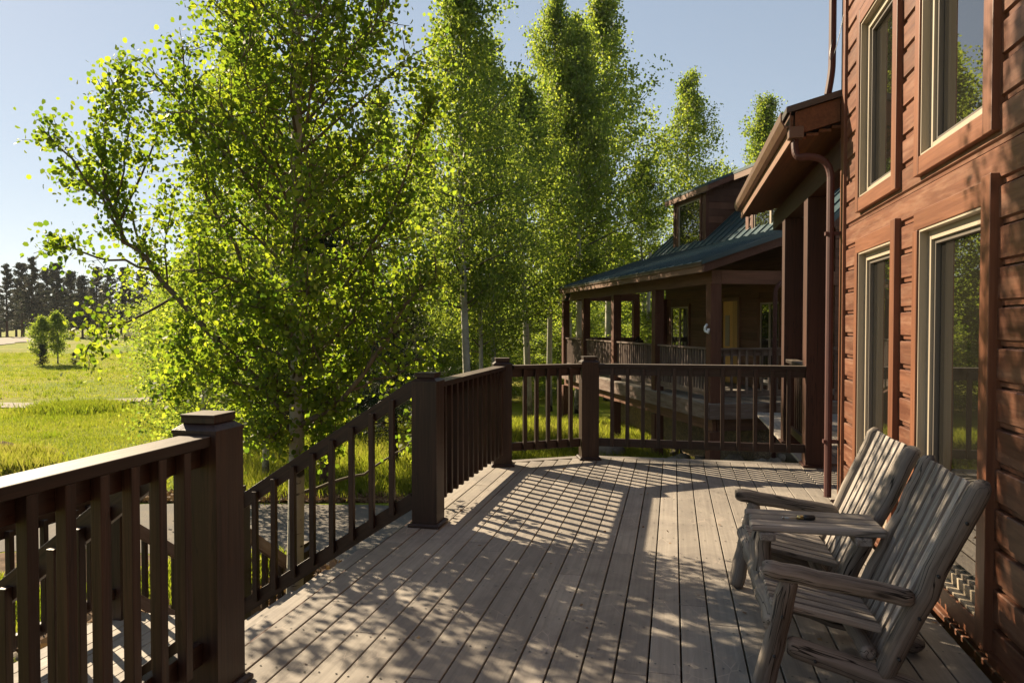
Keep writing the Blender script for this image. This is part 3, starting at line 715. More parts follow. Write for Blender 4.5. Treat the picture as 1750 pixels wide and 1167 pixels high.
# steep main roof with standing seams
def mz(a): return 3.56 + (a - 2.2) * .90
q = MB(); q.prism([(2.2, mz(2.2)), (5.5, mz(5.5)), (8.9, mz(2.1)), (8.9, mz(2.1) - .12), (5.5, mz(5.5) - .12), (2.2, mz(2.2) - .12)], 1, -.45, 9.3)
for y in np.arange(-.4, 9.3, .40): q.prism([(2.2, mz(2.2) + .001), (5.45, mz(5.45) + .001), (5.45, mz(5.45) + .04), (2.2, mz(2.2) + .04)], 1, y - .014, y + .014)
q.build('main_roof', M['metal_roof'], fh)
def dz(a): return 5.24 + (a - 2.35) * .42
for (t0, t1) in ((5.68, 7.85), (1.20, 3.41)):
    q = MB(); A0 = 2.52
    q.prism([(A0, 3.62), (5.4, 5.85), (5.4, dz(5.4) - .10), (A0, dz(A0) - .10)], 1, t0 + .02, t1)
    lap(q, A0, t0, t1, 3.70, dz(A0) - .12, holes=[(t0 + .30, t1 - .30, 3.74, 5.06)])
    z = 3.9
    while z < 5.9:                                      # clapboards on the cheek that faces the viewer
        za = max(A0, 2.2 + (z - 3.56) / .90); zb_ = max(A0 + .05, 2.35 + (z + .19 + .12 - 5.10) / .42) if z + .29 > dz(A0) else A0
        a1 = 2.2 + (z + .0 - 3.56) / .90 + .0
        if a1 > A0 + .02 and a1 > zb_: q.prism([(t0 + .019, z + .004), (t0 - .014, z + .004), (t0 - .002, z + .184), (t0 + .019, z + .184)], 0, zb_ + .0, a1) if False else None
        z += .19
    dm = q.build('dormer', M['farwood'], fh)
    # lap boards on the near cheek
    q = MB(); z = 3.72
    while z < dz(5.0) - .3:
        lo = max(A0, 2.35 + (z + .19 - 5.24 + .10) / .42) if z + .29 > dz(A0) else A0
        hi = 2.2 + (z - 3.56) / .90
        if hi - lo > .05: q.add([(lo, t0 + .019, z + .004), (hi, t0 + .019, z + .004), (hi, t0 - .012, z + .004), (lo, t0 - .012, z + .004), (lo, t0 + .019, z + .186), (hi, t0 + .019, z + .186), (hi, t0 - .001, z + .186), (lo, t0 - .001, z + .186)],
                               [(0, 1, 2, 3), (7, 6, 5, 4), (3, 2, 6, 7), (0, 4, 5, 1), (0, 3, 7, 4), (1, 5, 6, 2)], [(a_ * 1., z, 0) for a_ in (lo, hi, hi, lo, lo, hi, hi, lo)])
        z += .19
    q.build('cheek_siding', M['farwood'], dm)
    q = MB(); q.box(A0 - .03, A0 + .06, t0 - .03, t0 + .11, 3.66, dz(A0) - .11); q.build('corner_trim', M['fartrim'], dm)
    q = MB(); q.box(A0 - .03, A0 - .013, t1 - .11, t1 + .03, 3.66, dz(A0) - .11); q.build('corner_trim', M['fartrim'], dm)
    q = MB(); q.prism([(2.35, dz(2.35)), (5.6, dz(5.6)), (5.6, dz(5.6) + .07), (2.35, dz(2.35) + .07)], 1, t0 - .40, t1 + .40); q.build('dormer_roof', M['metal_roof'], dm)
    q = MB(); q.box(2.36, 2.40, t0 - .38, t1 + .38, dz(2.36) - .15, dz(2.36) - .002); q.build('fascia', M['fascia'], dm)
    q = MB(); q.prism([(2.405, dz(2.405) - .15), (5.5, dz(5.5) - .15), (5.5, dz(5.5) - .002), (2.405, dz(2.405) - .002)], 1, t0 - .38, t0 - .34); q.build('rake_board', M['fartrim'], dm)
    q = MB(); q.prism([(2.405, dz(2.405) - .05), (5.5, dz(5.5) - .05), (5.5, dz(5.5) - .004), (2.405, dz(2.405) - .004)], 1, t0 - .338, t1 + .36); q.build('soffit', M['farwood'], dm)
    fwin(t0 + .34, t1 - .36, 3.78, 5.02, X=A0 - .005, mull=1 if t0 < 3 else 0)
# small lamps and a downspout on the porch
q = MB(); q.tube([(-.115, .03, 1.52), (-.16, .02, 1.47), (-.17, .01, 1.40)], [.03, .026, .03], 8); q.tube([(-.17, .01, 1.40), (-.13, -.06, 1.36), (-.14, -.08, 1.44)], [.03, .03, .028], 8); q.build('white_lamp', M['white'], fh, label='small white twin lamp fixed to the corner porch post')
q = MB(); q.tube([(-.25, 9.9, 2.50), (-.25, 9.9, 2.36)], [.10, .06], 10); q.tube([(-.25, 9.9, 2.36), (-.32, 9.85, 2.30)], [.05, .06], 10); q.build('eave_lamp', M['black'], fh)
q = MB(); q.tube([(1.15, -.25, GZ - .2), (1.15, -.25, 2.05)] + bez([(1.15, -.25, 2.12), (1.15, -.25, 2.3), (1.35, -.25, 2.35), (1.5, -.25, 2.5)], 6) + [(1.52, -.25, 2.62)], .045, 8); q.build('downspout', M['pipe'], fh)
q = MB(); q.tube([(1.52, -.25, 2.60), (1.53, -.25, 2.66), (1.55, -.25, 2.80)], [.06, .11, .13], 8); q.build('leader_head', M['gutter'], fh)
# dark chair on the porch
pc = empty('porch_chair', (H[0], H[1], 0), 'dark slatted chair standing on the far porch in front of the window', 'chair', rz=R(22.95))
pc.location = Matrix.Rotation(R(22.95), 3, 'Z') @ Vector((1.1, 6.2, 0)) + Vector((H[0], H[1], 0)); pc.rotation_euler = (0, 0, R(60))
for a, b in ((-.24, -.22), (.24, -.22), (-.24, .24), (.24, .24)): q = MB(); q.box(a - .025, a + .025, b - .025, b + .025, .001, .42); q.build('leg', M['rail'], pc)
q = MB(); q.box(-.28, .28, -.26, .28, .421, .46); q.build('seat', M['rail'], pc)
q = MB()
for k in range(5): q.bar((-.22 + k * .11, .26, .461), (-.22 + k * .11, .38, 1.18 - abs(k - 2) * .05), .085, .02, up=(0, 1, 0))
q.build('backrest', M['rail'], pc)
for s_ in (-1, 1): q = MB(); q.bar((s_ * .29, -.28, .64), (s_ * .29, .30, .64), .07, .03); q.build('armrest', M['rail'], pc)

# ------------------------------------------------------------ log bench: two seats joined by a table
BX, BY = .36, 3.19
bn = empty('double_log_chair', (BX, BY, 0), 'weathered grey log bench with two slatted seats joined by a small table, against the wall', 'bench')
def logpts(a, b, r0, r1, n=7, bow=.006, round_=True):
    a = Vector(a); b = Vector(b); P = []; Rr = []
    L = (b - a).length; ts = [0, .012 / L, .035 / L] + [i / n for i in range(1, n)] + [1 - .035 / L, 1 - .012 / L, 1]
    ts = sorted(t for t in ts)
    for t in ts:
        p = a.lerp(b, t) + Vector((random.uniform(-bow, bow), random.uniform(-bow, bow), random.uniform(-bow, bow))) * (0 if t in (0, 1) else 1)
        r = r0 + (r1 - r0) * t; e_ = min(t, 1 - t) * L
        if e_ < .001: r *= .62
        elif e_ < .013: r *= .86
        elif e_ < .04: r *= .97
        P.append(p); Rr.append(r * random.uniform(.97, 1.03))
    return P, Rr
def log(name, a, b, r0, r1=None, parent=bn, n=7, bow=.006, mat='log', ecc=1, label=None):
    q = MB(); P, Rr = logpts(a, b, r0, r1 if r1 else r0, n, bow); q.tube(P, Rr, 18, True, None, .035, True, ecc)
    o = q.build(name, M[mat], parent)
    if label: o['label'] = label
    return o
for w_ in (0, 1.33):
    log('front_leg', (0, w_, .004), (.105, w_, .50), .046, .040, bow=.003)
    out = -.012 if w_ == 0 else .012
    log('armrest', (.00, w_ + out, .545), (.56, w_ + out * 2, .468), .042, .040, n=8, ecc=.9, bow=.0025)
    log('side_log', (.10, w_, .235), (.78, w_, .035), .043, .046, bow=.003)
# inner side logs and short table props
for w_ in (.60, .74):
    log('side_log', (.10, w_, .215), (.78, w_, .035), .040, .045)
for w_ in (.56, .735): log('table_prop', (.055, w_, .30), (.075, w_, .545), .042, .036, n=4)
log('front_rail', (.055, -.02, .315), (.055, 1.36, .325), .046, .044, n=12)
for (w0, w1) in ((.02, .585), (.86, 1.50)):
    # back: leaning round posts at both sides, slats between them
    a0 = Vector((.455, 0, .14)); a1 = Vector((.80, 0, .93)); dn = (a1 - a0).normalized(); nrm = Vector((-dn.z, 0, dn.x))
    near = w0 - .022
    log('back_post', a0 + Vector((0, near, 0)), a1 + Vector((0, near - .02, .0)), .041, .043, n=9)
    far = w1 - .03
    log('back_post', a0 + Vector((0, far, 0)), a1 + Vector((0, far + .03, .0)), .036, .036, n=9)
    ns = 6
    for k in range(ns):
        c = near + .095 + (far - .03 - near - .095) * (k + .5) / ns; c2 = c + (k - 2.5) * .006
        hw_ = (far - .03 - near - .095) / ns - .025
        q = MB(); q.bar(a0 + dn * .05 + Vector((0, c, 0)), a0 + dn * random.uniform(.842, .866) + Vector((0, c2, 0)), hw_, .018, up=tuple(nrm))
        o = q.build('back_slat', M['slat'], bn, .004)
        # flatten orientation so that the broad side faces the sitter
    # cross rails
    log('back_rail', a0 + dn * .30 - nrm * .06 * -1 + Vector((.075, near, -.03)), a0 + dn * .30 + Vector((.075, far, -.03)), .030, n=4)
    log('seat_rail', (.42, near + .04, .205), (.42, far, .205), .034, n=4)
    ns = 7
    for k in range(ns):
        c = w0 + .045 + (w1 - w0 - .06) * (k + .5) / ns
        q = MB(); q.bar((.045, c, .372 + random.uniform(-.003, .003)), (.475, c, .292 + random.uniform(-.003, .003)), (w1 - w0 - .06) / ns - .016, .024)
        q.build('seat_slat', M['slat'], bn, .005)
for k in range(3):
    c = .50 + k * .108 + .0; q = MB(); q.bar((.005 + random.uniform(-.008, .008), c + .04, .575), (.60, c + .04, .575), .100, .036); q.build('table_slat', M['slat'], bn, .010)
for x_ in (.08, .50): q = MB(); q.bar((x_, .47, .538), (x_, .80, .538), .07, .036); q.build('table_cleat', M['slat'], bn, .006)
for (b_, w_, z_) in ((.40, -.050, .49), (.30, -.050, .512), (.575, -.062, .40), (.64, -.062, .57), (.735, -.062, .78), (.505, -.062, .235), (.20, -.052, .195), (.045, -.050, .20), (.075, -.047, .36)):
    q = MB(); q.tube([(b_, w_ - .004, z_), (b_, w_ + .012, z_)], .0062, 8); q.build('bolt', M['black'], bn)
# little tool on the table
tl = empty('screwdriver', (BX + .25, BY + .62, .5935), 'small steel tool with brass collar and black handle lying on the bench table', 'tool')
tl.rotation_euler = (0, 0, R(4))
q = MB(); q.tube([(-.085, 0, .006), (-.02, 0, .006)], .0028, 8); q.tube([(-.090, 0, .006), (-.083, 0, .006)], .0055, 8); q.build('shaft', M['steel'], tl)
q = MB(); q.tube([(-.02, 0, .011), (.008, 0, .011)], .010, 10); q.build('collar', M['brass'], tl)
q = MB(); q.tube([(.008, 0, .012), (.014, 0, .012), (.055, 0, .012), (.062, 0, .012)], [.010, .0125, .0125, .010], 12); q.build('handle', M['black'], tl)

# ------------------------------------------------------------ vegetation generators
def leaf_mesh(name, C, size, mat, nside=6, droop=.5, val=None, elong=1.0, fold=.12):
    """C: (n,3) leaf centres -> round leaves hanging at random angles"""
    n = len(C); nr = rng.normal(size=(n, 3)); nr[:, 2] *= droop; nr /= np.linalg.norm(nr, axis=1)[:, None]
    t = rng.normal(size=(n, 3)); t -= nr * (t * nr).sum(1)[:, None]; t /= np.linalg.norm(t, axis=1)[:, None]; b = np.cross(nr, t)
    s = size * rng.uniform(.6, 1.25, n); ang = np.arange(nside) * 2 * math.pi / nside + (math.pi / 4 if nside == 4 else 0)
    V = C[:, None, :] + s[:, None, None] * .5 * (np.cos(ang)[None, :, None] * t[:, None, :] * elong + np.sin(ang)[None, :, None] * b[:, None, :])
    V += (np.abs(np.sin(ang))[None, :, None] * fold * s[:, None, None]) * nr[:, None, :]
    F = np.arange(n * nside).reshape(n, nside)
    if val is None: val = rng.random(n)
    return mesh_np(name, V.reshape(-1, 3), F, mat, v=np.clip(val, 0, 1))
def polyline(a, d, L, n, curl, wig, up=.0):
    pts = [np.array(a, float)]; d = np.array(d, float); d /= np.linalg.norm(d)
    for i in range(n):
        d = d + np.array([0, 0, up]) + rng.normal(size=3) * wig; d /= np.linalg.norm(d); pts.append(pts[-1] + d * L / n)
    return pts
def aspen(Ht, zb, Rm, nb, leaves_per, leaf, seed, r0=.11, nside=4, lean=(0, 0), limbs=(), twigs=6, sig=.10, trunk_wob=.10, prof=None, droop=.6, rag=0.):
    global rng
    rng = np.random.default_rng(seed); random.seed(seed)
    TR = MB(); BR = MB(); C = []; Vv = []
    n = 14; tp = []
    ph = rng.uniform(0, 6.28, 4)
    for i in range(n + 1):
        t = i / n; tp.append(np.array([lean[0] * t + trunk_wob * math.sin(t * 5 + ph[0]) * t, lean[1] * t + trunk_wob * math.sin(t * 4 + ph[1]) * t, Ht * t]))
    rr = [r0 * (1 - i / n) ** .8 * (1.25 if i == 0 else 1) + .008 for i in range(n + 1)]
    TR.tube(tp, rr, 9, True, .5, .06)
    def on(z):
        t = min(max(z / Ht, 0), .999) * n; i = int(t); return tp[i] * (1 - (t - i)) + tp[i + 1] * (t - i)
    def foliage(pts, r, tw, L, per):
        """side twigs along a branch, leaves around them"""
        m = len(pts)
        for k in range(tw):
            f = .25 + .75 * (k + rng.random()) / tw; q = f * (m - 1); i = min(int(q), m - 2); p = pts[i] * (1 - (q - i)) + pts[i + 1] * (q - i)
            dd = pts[i + 1] - pts[i]; dd = dd / np.linalg.norm(dd); dd = dd * .6 + rng.normal(size=3) * .65 + np.array([0, 0, .12])
            tl_ = L * rng.uniform(.25, .5) * (1.15 - f * .6) + .08
            tw_ = polyline(p, dd, tl_, 3, 0, .18, .05)
            if nside > 4: BR.tube(tw_, [r * .35, r * .28, r * .2, .0025], 4, False, .5)
            a = np.array(tw_); tt = rng.uniform(.1, 1.1, per) * 3; ii = np.minimum(tt.astype(int), 2)
            c = a[ii] + (a[ii + 1] - a[ii]) * (tt - ii)[:, None] + rng.normal(size=(per, 3)) * sig * (.6 + .8 * rng.random())
            C.append(c); Vv.append(np.clip(rng.normal(.45, .25, per) + rng.normal(0, .14), 0, 1))
    for k in range(nb):
        f = ((k + rng.random()) / nb); z = zb + (Ht - zb) * f ** .92
        pf = (math.sin(math.pi * min(.5, .14 + f * .75)) if f < .42 else 1 - ((f - .42) / .58) ** 1.25) if prof is None else prof(f)
        az = k * 2.399 + rng.uniform(-.4, .4); L = Rm * max(.16, pf) * rng.uniform(.65, 1.15) * (1 + rag * (math.sin(f * 15 + az * 2 + seed) + .6 * math.sin(f * 37 + az)))
        el = (.25 + .75 * f if rag == 0 else .12 + .62 * f) + rng.uniform(-.15, .2)
        pts = polyline(on(z), (math.cos(az), math.sin(az), math.tan(min(el, 1.25))), L * (1 + .35 * f), 5, 0, .10, .06)
        br = max(.006, r0 * .30 * (1 - f * .75)); BR.tube(pts, [br * (1 - j / 5.6) for j in range(6)], 5, False, .5)
        foliage(pts, br, twigs, L, leaves_per)
    for lm in limbs:
        P = [np.array(p, float) for p in lm['p']]; out = []
        for i in range(len(P) - 1):
            for s_ in range(3): out.append(P[i] + (P[i + 1] - P[i]) * s_ / 3 + rng.normal(size=3) * .012)
        out.append(P[-1]); m = len(out)
        BR.tube(out, [lm['r'] * (1 - .8 * j / m) for j in range(m)], 7, False, .5)
        k0 = int(lm.get('bare', .3) * (m - 1)); foliage(out[k0:], lm['r'] * .6, int(lm.get('tw', 14) * 1.25), lm.get('L', .7), int(lm.get('per', leaves_per) * 1.7))
    C = np.concatenate(C); Vv = np.concatenate(Vv)
    trm = TR.mesh('trunk', M['bark']); brm = BR.mesh('branches', M['twig'])
    return trm, brm, C, Vv
def make_tree(name, label, cat, loc, parts, group=None, rz=0, sc=1):
    e_ = empty(name, loc, label, cat, group, rz); e_.scale = (sc,) * 3 if not hasattr(sc, '__len__') else sc
    for nm, me in parts: link(nm, me, e_)
    return e_

# the big aspen beside the stairs: tree axes r = to the right of the view, q = depth
TX, TY = -3.20, 5.86
rv = np.array([CY, SY, 0]); dv = np.array([-SY, CY, 0])
def T(r, z, q=0): return tuple(rv * r + dv * q + np.array([0, 0, z - GZ]))
limbs = [
    dict(p=[T(-.03, .78), T(-.42, 1.20, -.05), T(-.85, 1.68, -.1), T(-1.20, 1.98, -.1), T(-1.46, 2.25, -.12), T(-1.62, 2.62, -.1), T(-1.68, 3.05), T(-1.66, 3.40), T(-1.50, 3.68)], r=.030, tw=42, L=.52, per=14, bare=.12),
    dict(p=[T(-1.3, 2.05, -.1), T(-1.5, 2.5, .1), T(-1.75, 2.75, .1), T(-1.95, 2.75, .1)], r=.012, tw=18, L=.5, per=13, bare=.1),
    dict(p=[T(-1.55, 2.5, -.1), T(-1.45, 2.8, -.1), T(-1.40, 3.2, -.1), T(-1.52, 3.5, 0)], r=.010, tw=18, L=.45, per=13, bare=.1),
    dict(p=[T(-1.46, 2.25, -.12), T(-1.72, 2.70, -.2), T(-1.98, 3.0, -.2), T(-2.12, 3.12, -.2)], r=.014, tw=14, L=.5, per=12, bare=.15),
    dict(p=[T(-1.20, 1.98, -.1), T(-1.55, 2.06, -.2), T(-1.85, 2.16, -.25), T(-2.08, 2.20, -.25)], r=.012, tw=11, L=.42, per=11, bare=.2),
    dict(p=[T(-.95, 1.76, -.1), T(-1.25, 1.60, -.3), T(-1.50, 1.48, -.4), T(-1.66, 1.30, -.4)], r=.013, tw=11, L=.45, per=11, bare=.3),
    dict(p=[T(-1.50, 2.35, -.1), T(-1.38, 2.85, .1), T(-1.15, 3.25, .15), T(-1.0, 3.35, .2)], r=.012, tw=12, L=.45, per=11, bare=.2),
    dict(p=[T(-1.05, 1.85), T(-1.15, 2.3, .2), T(-1.08, 2.6, .2)], r=.010, tw=9, L=.4, per=10, bare=.2),
    dict(p=[T(-.6, 1.4), T(-.9, 1.5, .4), T(-1.05, 2.1, .5), T(-1.0, 2.6, .6)], r=.014, tw=18, L=.6, per=12, bare=.2),
    dict(p=[T(0, .62), T(.30, .78, -.1), T(.55, .98, -.2), T(.85, 1.42, -.2), T(1.05, 1.75, -.2), T(1.28, 1.92, -.2)], r=.030, tw=26, L=.65, per=12, bare=.35),
    dict(p=[T(.55, .98, -.2), T(.85, 1.08, 0), T(1.12, 1.25, .1)], r=.014, tw=13, L=.55, per=11, bare=.1),
    dict(p=[T(0, .06), T(.30, .14, .1), T(.58, .20, .2), T(.95, .45, .3), T(1.1, .72, .3)], r=.018, tw=9, L=.4, per=8, bare=.6),
    dict(p=[T(-.02, .64), T(-.18, .85, .1), T(-.40, 1.10, .2), T(-.75, 1.25, .3), T(-1.05, 1.05, .3), T(-1.2, .90, .3)], r=.020, tw=26, L=.5, per=12, bare=.35),
    dict(p=[T(-.1, .9), T(-.35, 1.05, -.3), T(-.62, 1.2, -.4), T(-.8, 1.5, -.4)], r=.014, tw=26, L=.6, per=13, bare=.05),
    dict(p=[T(-.3, 1.25), T(-.55, 1.25, 0), T(-.8, 1.2, .1), T(-1.0, 1.0, .1)], r=.012, tw=16, L=.5, per=13, bare=.1),
    dict(p=[T(0, 1.0), T(.1, 1.3, -.35), T(.15, 1.7, -.5), T(.3, 2.0, -.6)], r=.012, tw=22, L=.6, per=13, bare=.05),
    dict(p=[T(0, 1.4), T(.3, 1.5, .3), T(.7, 1.6, .4), T(.9, 2.0, .5)], r=.014, tw=22, L=.6, per=13, bare=.1),
    dict(p=[T(-.1, 1.6), T(-.5, 1.9, .3), T(-.9, 2.3, .4)], r=.014, tw=22, L=.6, per=13, bare=.1),
    dict(p=[T(.02, 1.2), T(.35, 1.75, .1), T(.75, 2.3, .1), T(1.05, 2.95, 0), T(1.2, 3.5, 0)], r=.022, tw=34, L=.75, per=12, bare=.25),
    dict(p=[T(.02, 1.5), T(-.35, 2.0, -.1), T(-.65, 2.6, -.1), T(-.85, 3.2, 0), T(-.9, 3.9, 0)], r=.022, tw=38, L=.75, per=13, bare=.2),
]
limbs = [dict(l, p=[tuple(np.array([p[0], p[1], 0]) * (.93 if (np.array(p[:2]) @ rv[:2]) < -1.2 else 1) + np.array([0, 0, p[2]])) for p in l['p']]) for l in limbs]
trm, brm, C, Vv = aspen(8.2, 2.0, 1.28, 108, 26, .05, 11, r0=.076, nside=6, lean=(.16, .03), limbs=limbs, twigs=16, sig=.062, trunk_wob=.05)
crown = leaf_mesh('crown', C, .042, M['leaf'], 6, .7, Vv, 1.0, .16)
make_tree('aspen_tree', 'largest and nearest aspen, with round backlit leaves, its pale trunk rising beside the stairs', 'tree', (TX, TY, GZ), [('trunk', trm), ('branches', brm), ('crown', crown)])

# three reusable aspens for the grove
kinds = []
def egg(f): return .55 + .45 * min(1, f / .25) if f < .25 else max(0, 1 - ((f - .25) / .75) ** 1.35)
for sd, Ht, zb, Rm, ln in ((21, 11.5, 2.8, 2.2, (.3, .1)), (22, 11.0, 3.3, 1.85, (-.25, .2)), (23, 11.8, 2.5, 2.4, (.1, -.3))):
    trm, brm, C, Vv = aspen(Ht, zb, Rm, 92, 27, .07, sd, r0=.105, nside=4, lean=ln, twigs=10, sig=.125, droop=.7, rag=.22, prof=egg)
    kinds.append([('trunk', trm), ('branches', brm), ('crown', leaf_mesh('crown', C, .082, M['leaf_far'], 4, .7, Vv))])
trm, brm, C, Vv = aspen(4.6, .45, 1.45, 60, 20, .06, 31, r0=.05, nside=4, twigs=9, sig=.14)
bushy = [('trunk', trm), ('branches', brm), ('crown', leaf_mesh('crown', C, .065, M['leaf_far'], 4, .7, Vv))]
G_ = 'aspens of the grove'
grove = [  # px, depth, kind, scale, spin, label
    (452, 15.2, 0, (.6, .6, .62), 0, 'aspen with leaning black-footed white trunk just left of the nearest aspen'),
    (428, 18.8, 1, .98, 2, 'slim aspen whose grey trunk stands behind the black-footed one'),
    (803, 17.2, 1, (.95, .95, 1.02), 1.0, 'tall aspen with bare white trunk directly above the railing corner by the chamfer'),
    (823, 18.6, 0, (.6, .6, .85), 2.2, 'aspen with dark-scarred trunk close to the right of the tall white trunk'),
    (846, 20.2, 2, (.75, .75, .88), 4.0, 'aspen rising behind the railing post, third trunk from the left in its cluster'),
    (650, 21.5, 2, (.9, .9, .80), 3.0, 'aspen behind the dark pines with crown between the near aspen and the grove'),
    (712, 24.0, 0, (.75, .75, .80), 5.1, 'aspen standing back between the pines and the white trunks'),
    (938, 27.5, 2, (.95, .95, 1.27), .6, 'aspen with the thickest knotted trunk, left of the two slim trunks by the porch roof'),
    (969, 28.5, 1, (1.1, 1.1, 1.3), 3.6, 'slim straight aspen between the knotted trunk and the porch roof end'),
    (988, 27.0, 1, (1.1, 1.1, 1.22), 5.3, 'slim leaning aspen nearest to the end of the porch roof'),
    (1040, 31.0, 0, (1.45, 1.45, 1.42), 1.7, 'tall full aspen rising just over the left end of the porch roof'),
    (904, 25.0, 1, (1.15, 1.15, 1.0), .3, 'aspen with lower pointed top between the two tall masses of the grove'),
    (1178, 33.0, 2, (1.15, 1.15, 1.16), 2.9, 'rounded bright aspen standing alone behind the first dormer'),
    (1300, 38.0, 1, (1.25, 1.25, 1.28), 4.4, 'darker narrow aspen behind the house, nearest to the entry roof'),
    (1105, 31.0, 0, (.9, .9, .84), 3.3, 'aspen filling the gap between the tall grove and the rounded tree'),
    (585, 26.0, 1, (.9, .9, .85), 1.4, 'aspen far behind the nearest aspen crown'),
]
for px, d, k, s_, rz, lab in grove:
    make_tree('aspen_tree', lab, 'tree', polar(px, d), kinds[k], G_, rz, s_)
make_tree('aspen_tree', 'low bushy aspen with small leaves left of the white trunks', 'tree', polar(345, 13.8), bushy, G_, 1, (1.0, 1.0, .92))
make_tree('aspen_tree', 'small bushy aspen at the meadow edge, farther back than the other bushy one', 'tree', polar(310, 19.5), bushy, G_, 3, (1.1, 1.1, 1.0))

# pines
def pine(Ht, zb, Rm, nwh, per, size, seed, r0, thin=.22, mat='needle', sig=.16):
    global rng
    rng = np.random.default_rng(seed); random.seed(seed)
    TR = MB(); TR.tube([(0, 0, Ht * t) for t in (0, .05, .3, .6, 1)], [r0 * 1.3, r0, r0 * .8, r0 * .5, .02], 9, True, .5, .1)
    C = []; V = []
    for k in range(nwh):
        f = (k + rng.random()) / nwh; z = zb + (Ht - zb) * f; L = Rm * (1 - f) ** .75 * rng.uniform(.55, 1.15) + .15 * Rm
        az = rng.uniform(0, 6.28); el = rng.uniform(-.25, .3) + f * .5
        a = np.array([0, 0, z]); d = np.array([math.cos(az), math.sin(az), el]); pts = polyline(a, d, L, 4, 0, .08, .05)
        TR.tube(pts, [r0 * .16, r0 * .13, r0 * .10, r0 * .07, .004], 4, False, .5)
        A = np.array(pts); t = rng.uniform(.25, 1.05, per) * 4; ii = np.minimum(t.astype(int), 3)
        c = A[ii] + (A[ii + 1] - A[ii]) * (t - ii)[:, None]
        c += rng.normal(size=(per, 3)) * np.array([1, 1, .45]) * sig * Rm * .6
        C.append(c); V.append(np.clip(rng.normal(.45, .22, per) + rng.normal(0, .15), 0, 1))
    C = np.concatenate(C); V = np.concatenate(V)
    return [('trunk', TR.mesh('trunk', M['pinebark'])), ('crown', leaf_mesh('crown', C, size, M[mat], 4, 1.0, V, thin, .1))]
pn = pine(6.4, 1.3, 1.7, 110, 190, .15, 41, .13, .16)
make_tree('pine_tree', 'dark pine with reddish trunk right behind the nearest aspen', 'tree', polar(557, 14.3), pn, 'dark pines behind the nearest aspen', 0, (.9, .9, .85))
make_tree('pine_tree', 'dark pine with black trunk left of the second railing post', 'tree', polar(672, 16.6), pn, 'dark pines behind the nearest aspen', 2, (.8, .8, .62))
make_tree('pine_tree', 'small dark pine deeper in the grove, behind the bushy aspens', 'tree', polar(480, 24), pn, 'dark pines behind the nearest aspen', 4, (1.1, 1.1, .95))
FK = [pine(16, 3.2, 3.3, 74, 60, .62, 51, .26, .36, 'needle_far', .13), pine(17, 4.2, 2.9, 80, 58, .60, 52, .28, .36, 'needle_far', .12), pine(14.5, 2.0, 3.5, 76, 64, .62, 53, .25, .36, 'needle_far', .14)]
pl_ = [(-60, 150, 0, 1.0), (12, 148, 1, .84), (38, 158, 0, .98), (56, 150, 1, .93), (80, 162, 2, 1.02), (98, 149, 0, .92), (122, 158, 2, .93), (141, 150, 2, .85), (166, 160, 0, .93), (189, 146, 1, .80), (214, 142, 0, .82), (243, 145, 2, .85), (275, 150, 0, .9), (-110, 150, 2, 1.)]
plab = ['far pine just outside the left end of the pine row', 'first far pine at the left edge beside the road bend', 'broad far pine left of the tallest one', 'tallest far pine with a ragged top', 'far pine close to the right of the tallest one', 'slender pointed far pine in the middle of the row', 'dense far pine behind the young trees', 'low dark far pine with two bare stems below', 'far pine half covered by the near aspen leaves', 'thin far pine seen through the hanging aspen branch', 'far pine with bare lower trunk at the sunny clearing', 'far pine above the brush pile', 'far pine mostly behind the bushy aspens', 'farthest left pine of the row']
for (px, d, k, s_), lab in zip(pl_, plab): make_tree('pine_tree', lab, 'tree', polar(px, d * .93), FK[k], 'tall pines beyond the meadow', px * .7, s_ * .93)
# the wood behind them, one far-off mass
def wood_mass(name, label, spots, src, mat, cap=None):
    Vs = []; Fs = []; vv = []; b = 0
    me = src; n = len(me.vertices); co = np.empty(n * 3, np.float32); me.vertices.foreach_get('co', co); co = co.reshape(-1, 3)
    m = len(me.polygons); li = np.empty(m * 4, np.int32); me.loops.foreach_get('vertex_index', li); li = li.reshape(-1, 4)
    va = np.empty(m, np.float32); me.attributes['v'].data.foreach_get('value', va)
    if cap: li = li[:cap]; va = va[:cap]
    for (x, y, z, a, s_, sz) in spots:
        c, sn = math.cos(a), math.sin(a); Rm_ = np.array([[c, sn, 0], [-sn, c, 0], [0, 0, 1]])
        Vs.append(co @ Rm_ * np.array([s_, s_, sz]) + np.array([x, y, z])); Fs.append(li + b); vv.append(va); b += n
    o = link(name, mesh_np(name, np.concatenate(Vs), np.concatenate(Fs), mat, v=np.concatenate(vv)))
    return tag(o, label, kind='stuff')
random.seed(5)
sp = []
for i in range(46):
    px = -260 + i * 14 + random.uniform(-8, 8); d = random.uniform(168, 215); x, y, z = polar(px, d); sp.append((x, y, z, random.uniform(0, 6), random.uniform(.85, 1.1), random.uniform(.55, .92)))
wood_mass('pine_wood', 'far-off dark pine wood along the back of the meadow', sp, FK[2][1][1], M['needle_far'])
tr_ = MB()
for (x, y, z, a, s_, sz) in sp: tr_.tube([(x, y, z - .3), (x, y, z + 8)], [.30, .2], 6, False)
tag(tr_.build('pine_wood_trunks', M['pinebark']), 'bare stems of the far-off pine wood', kind='stuff')
sp = []
for i in range(30):
    px = 300 + i * 30 + random.uniform(-14, 14); d = random.uniform(29, 46); x, y, z = polar(px, d); s_ = d / 36
    sp.append((x, y, z - 1.0, random.uniform(0, 6), s_ * 1.25, s_ * random.uniform(.45, .68)))
wood_mass('aspen_wood', 'mass of aspens closing the back of the grove', sp, kinds[2][2][1], M['leaf_far'])
tr_ = MB()
for (x, y, z, a, s_, sz) in sp: tr_.tube([(x, y, z), (x + .2, y, z + 7)], [.12, .07], 6, False)
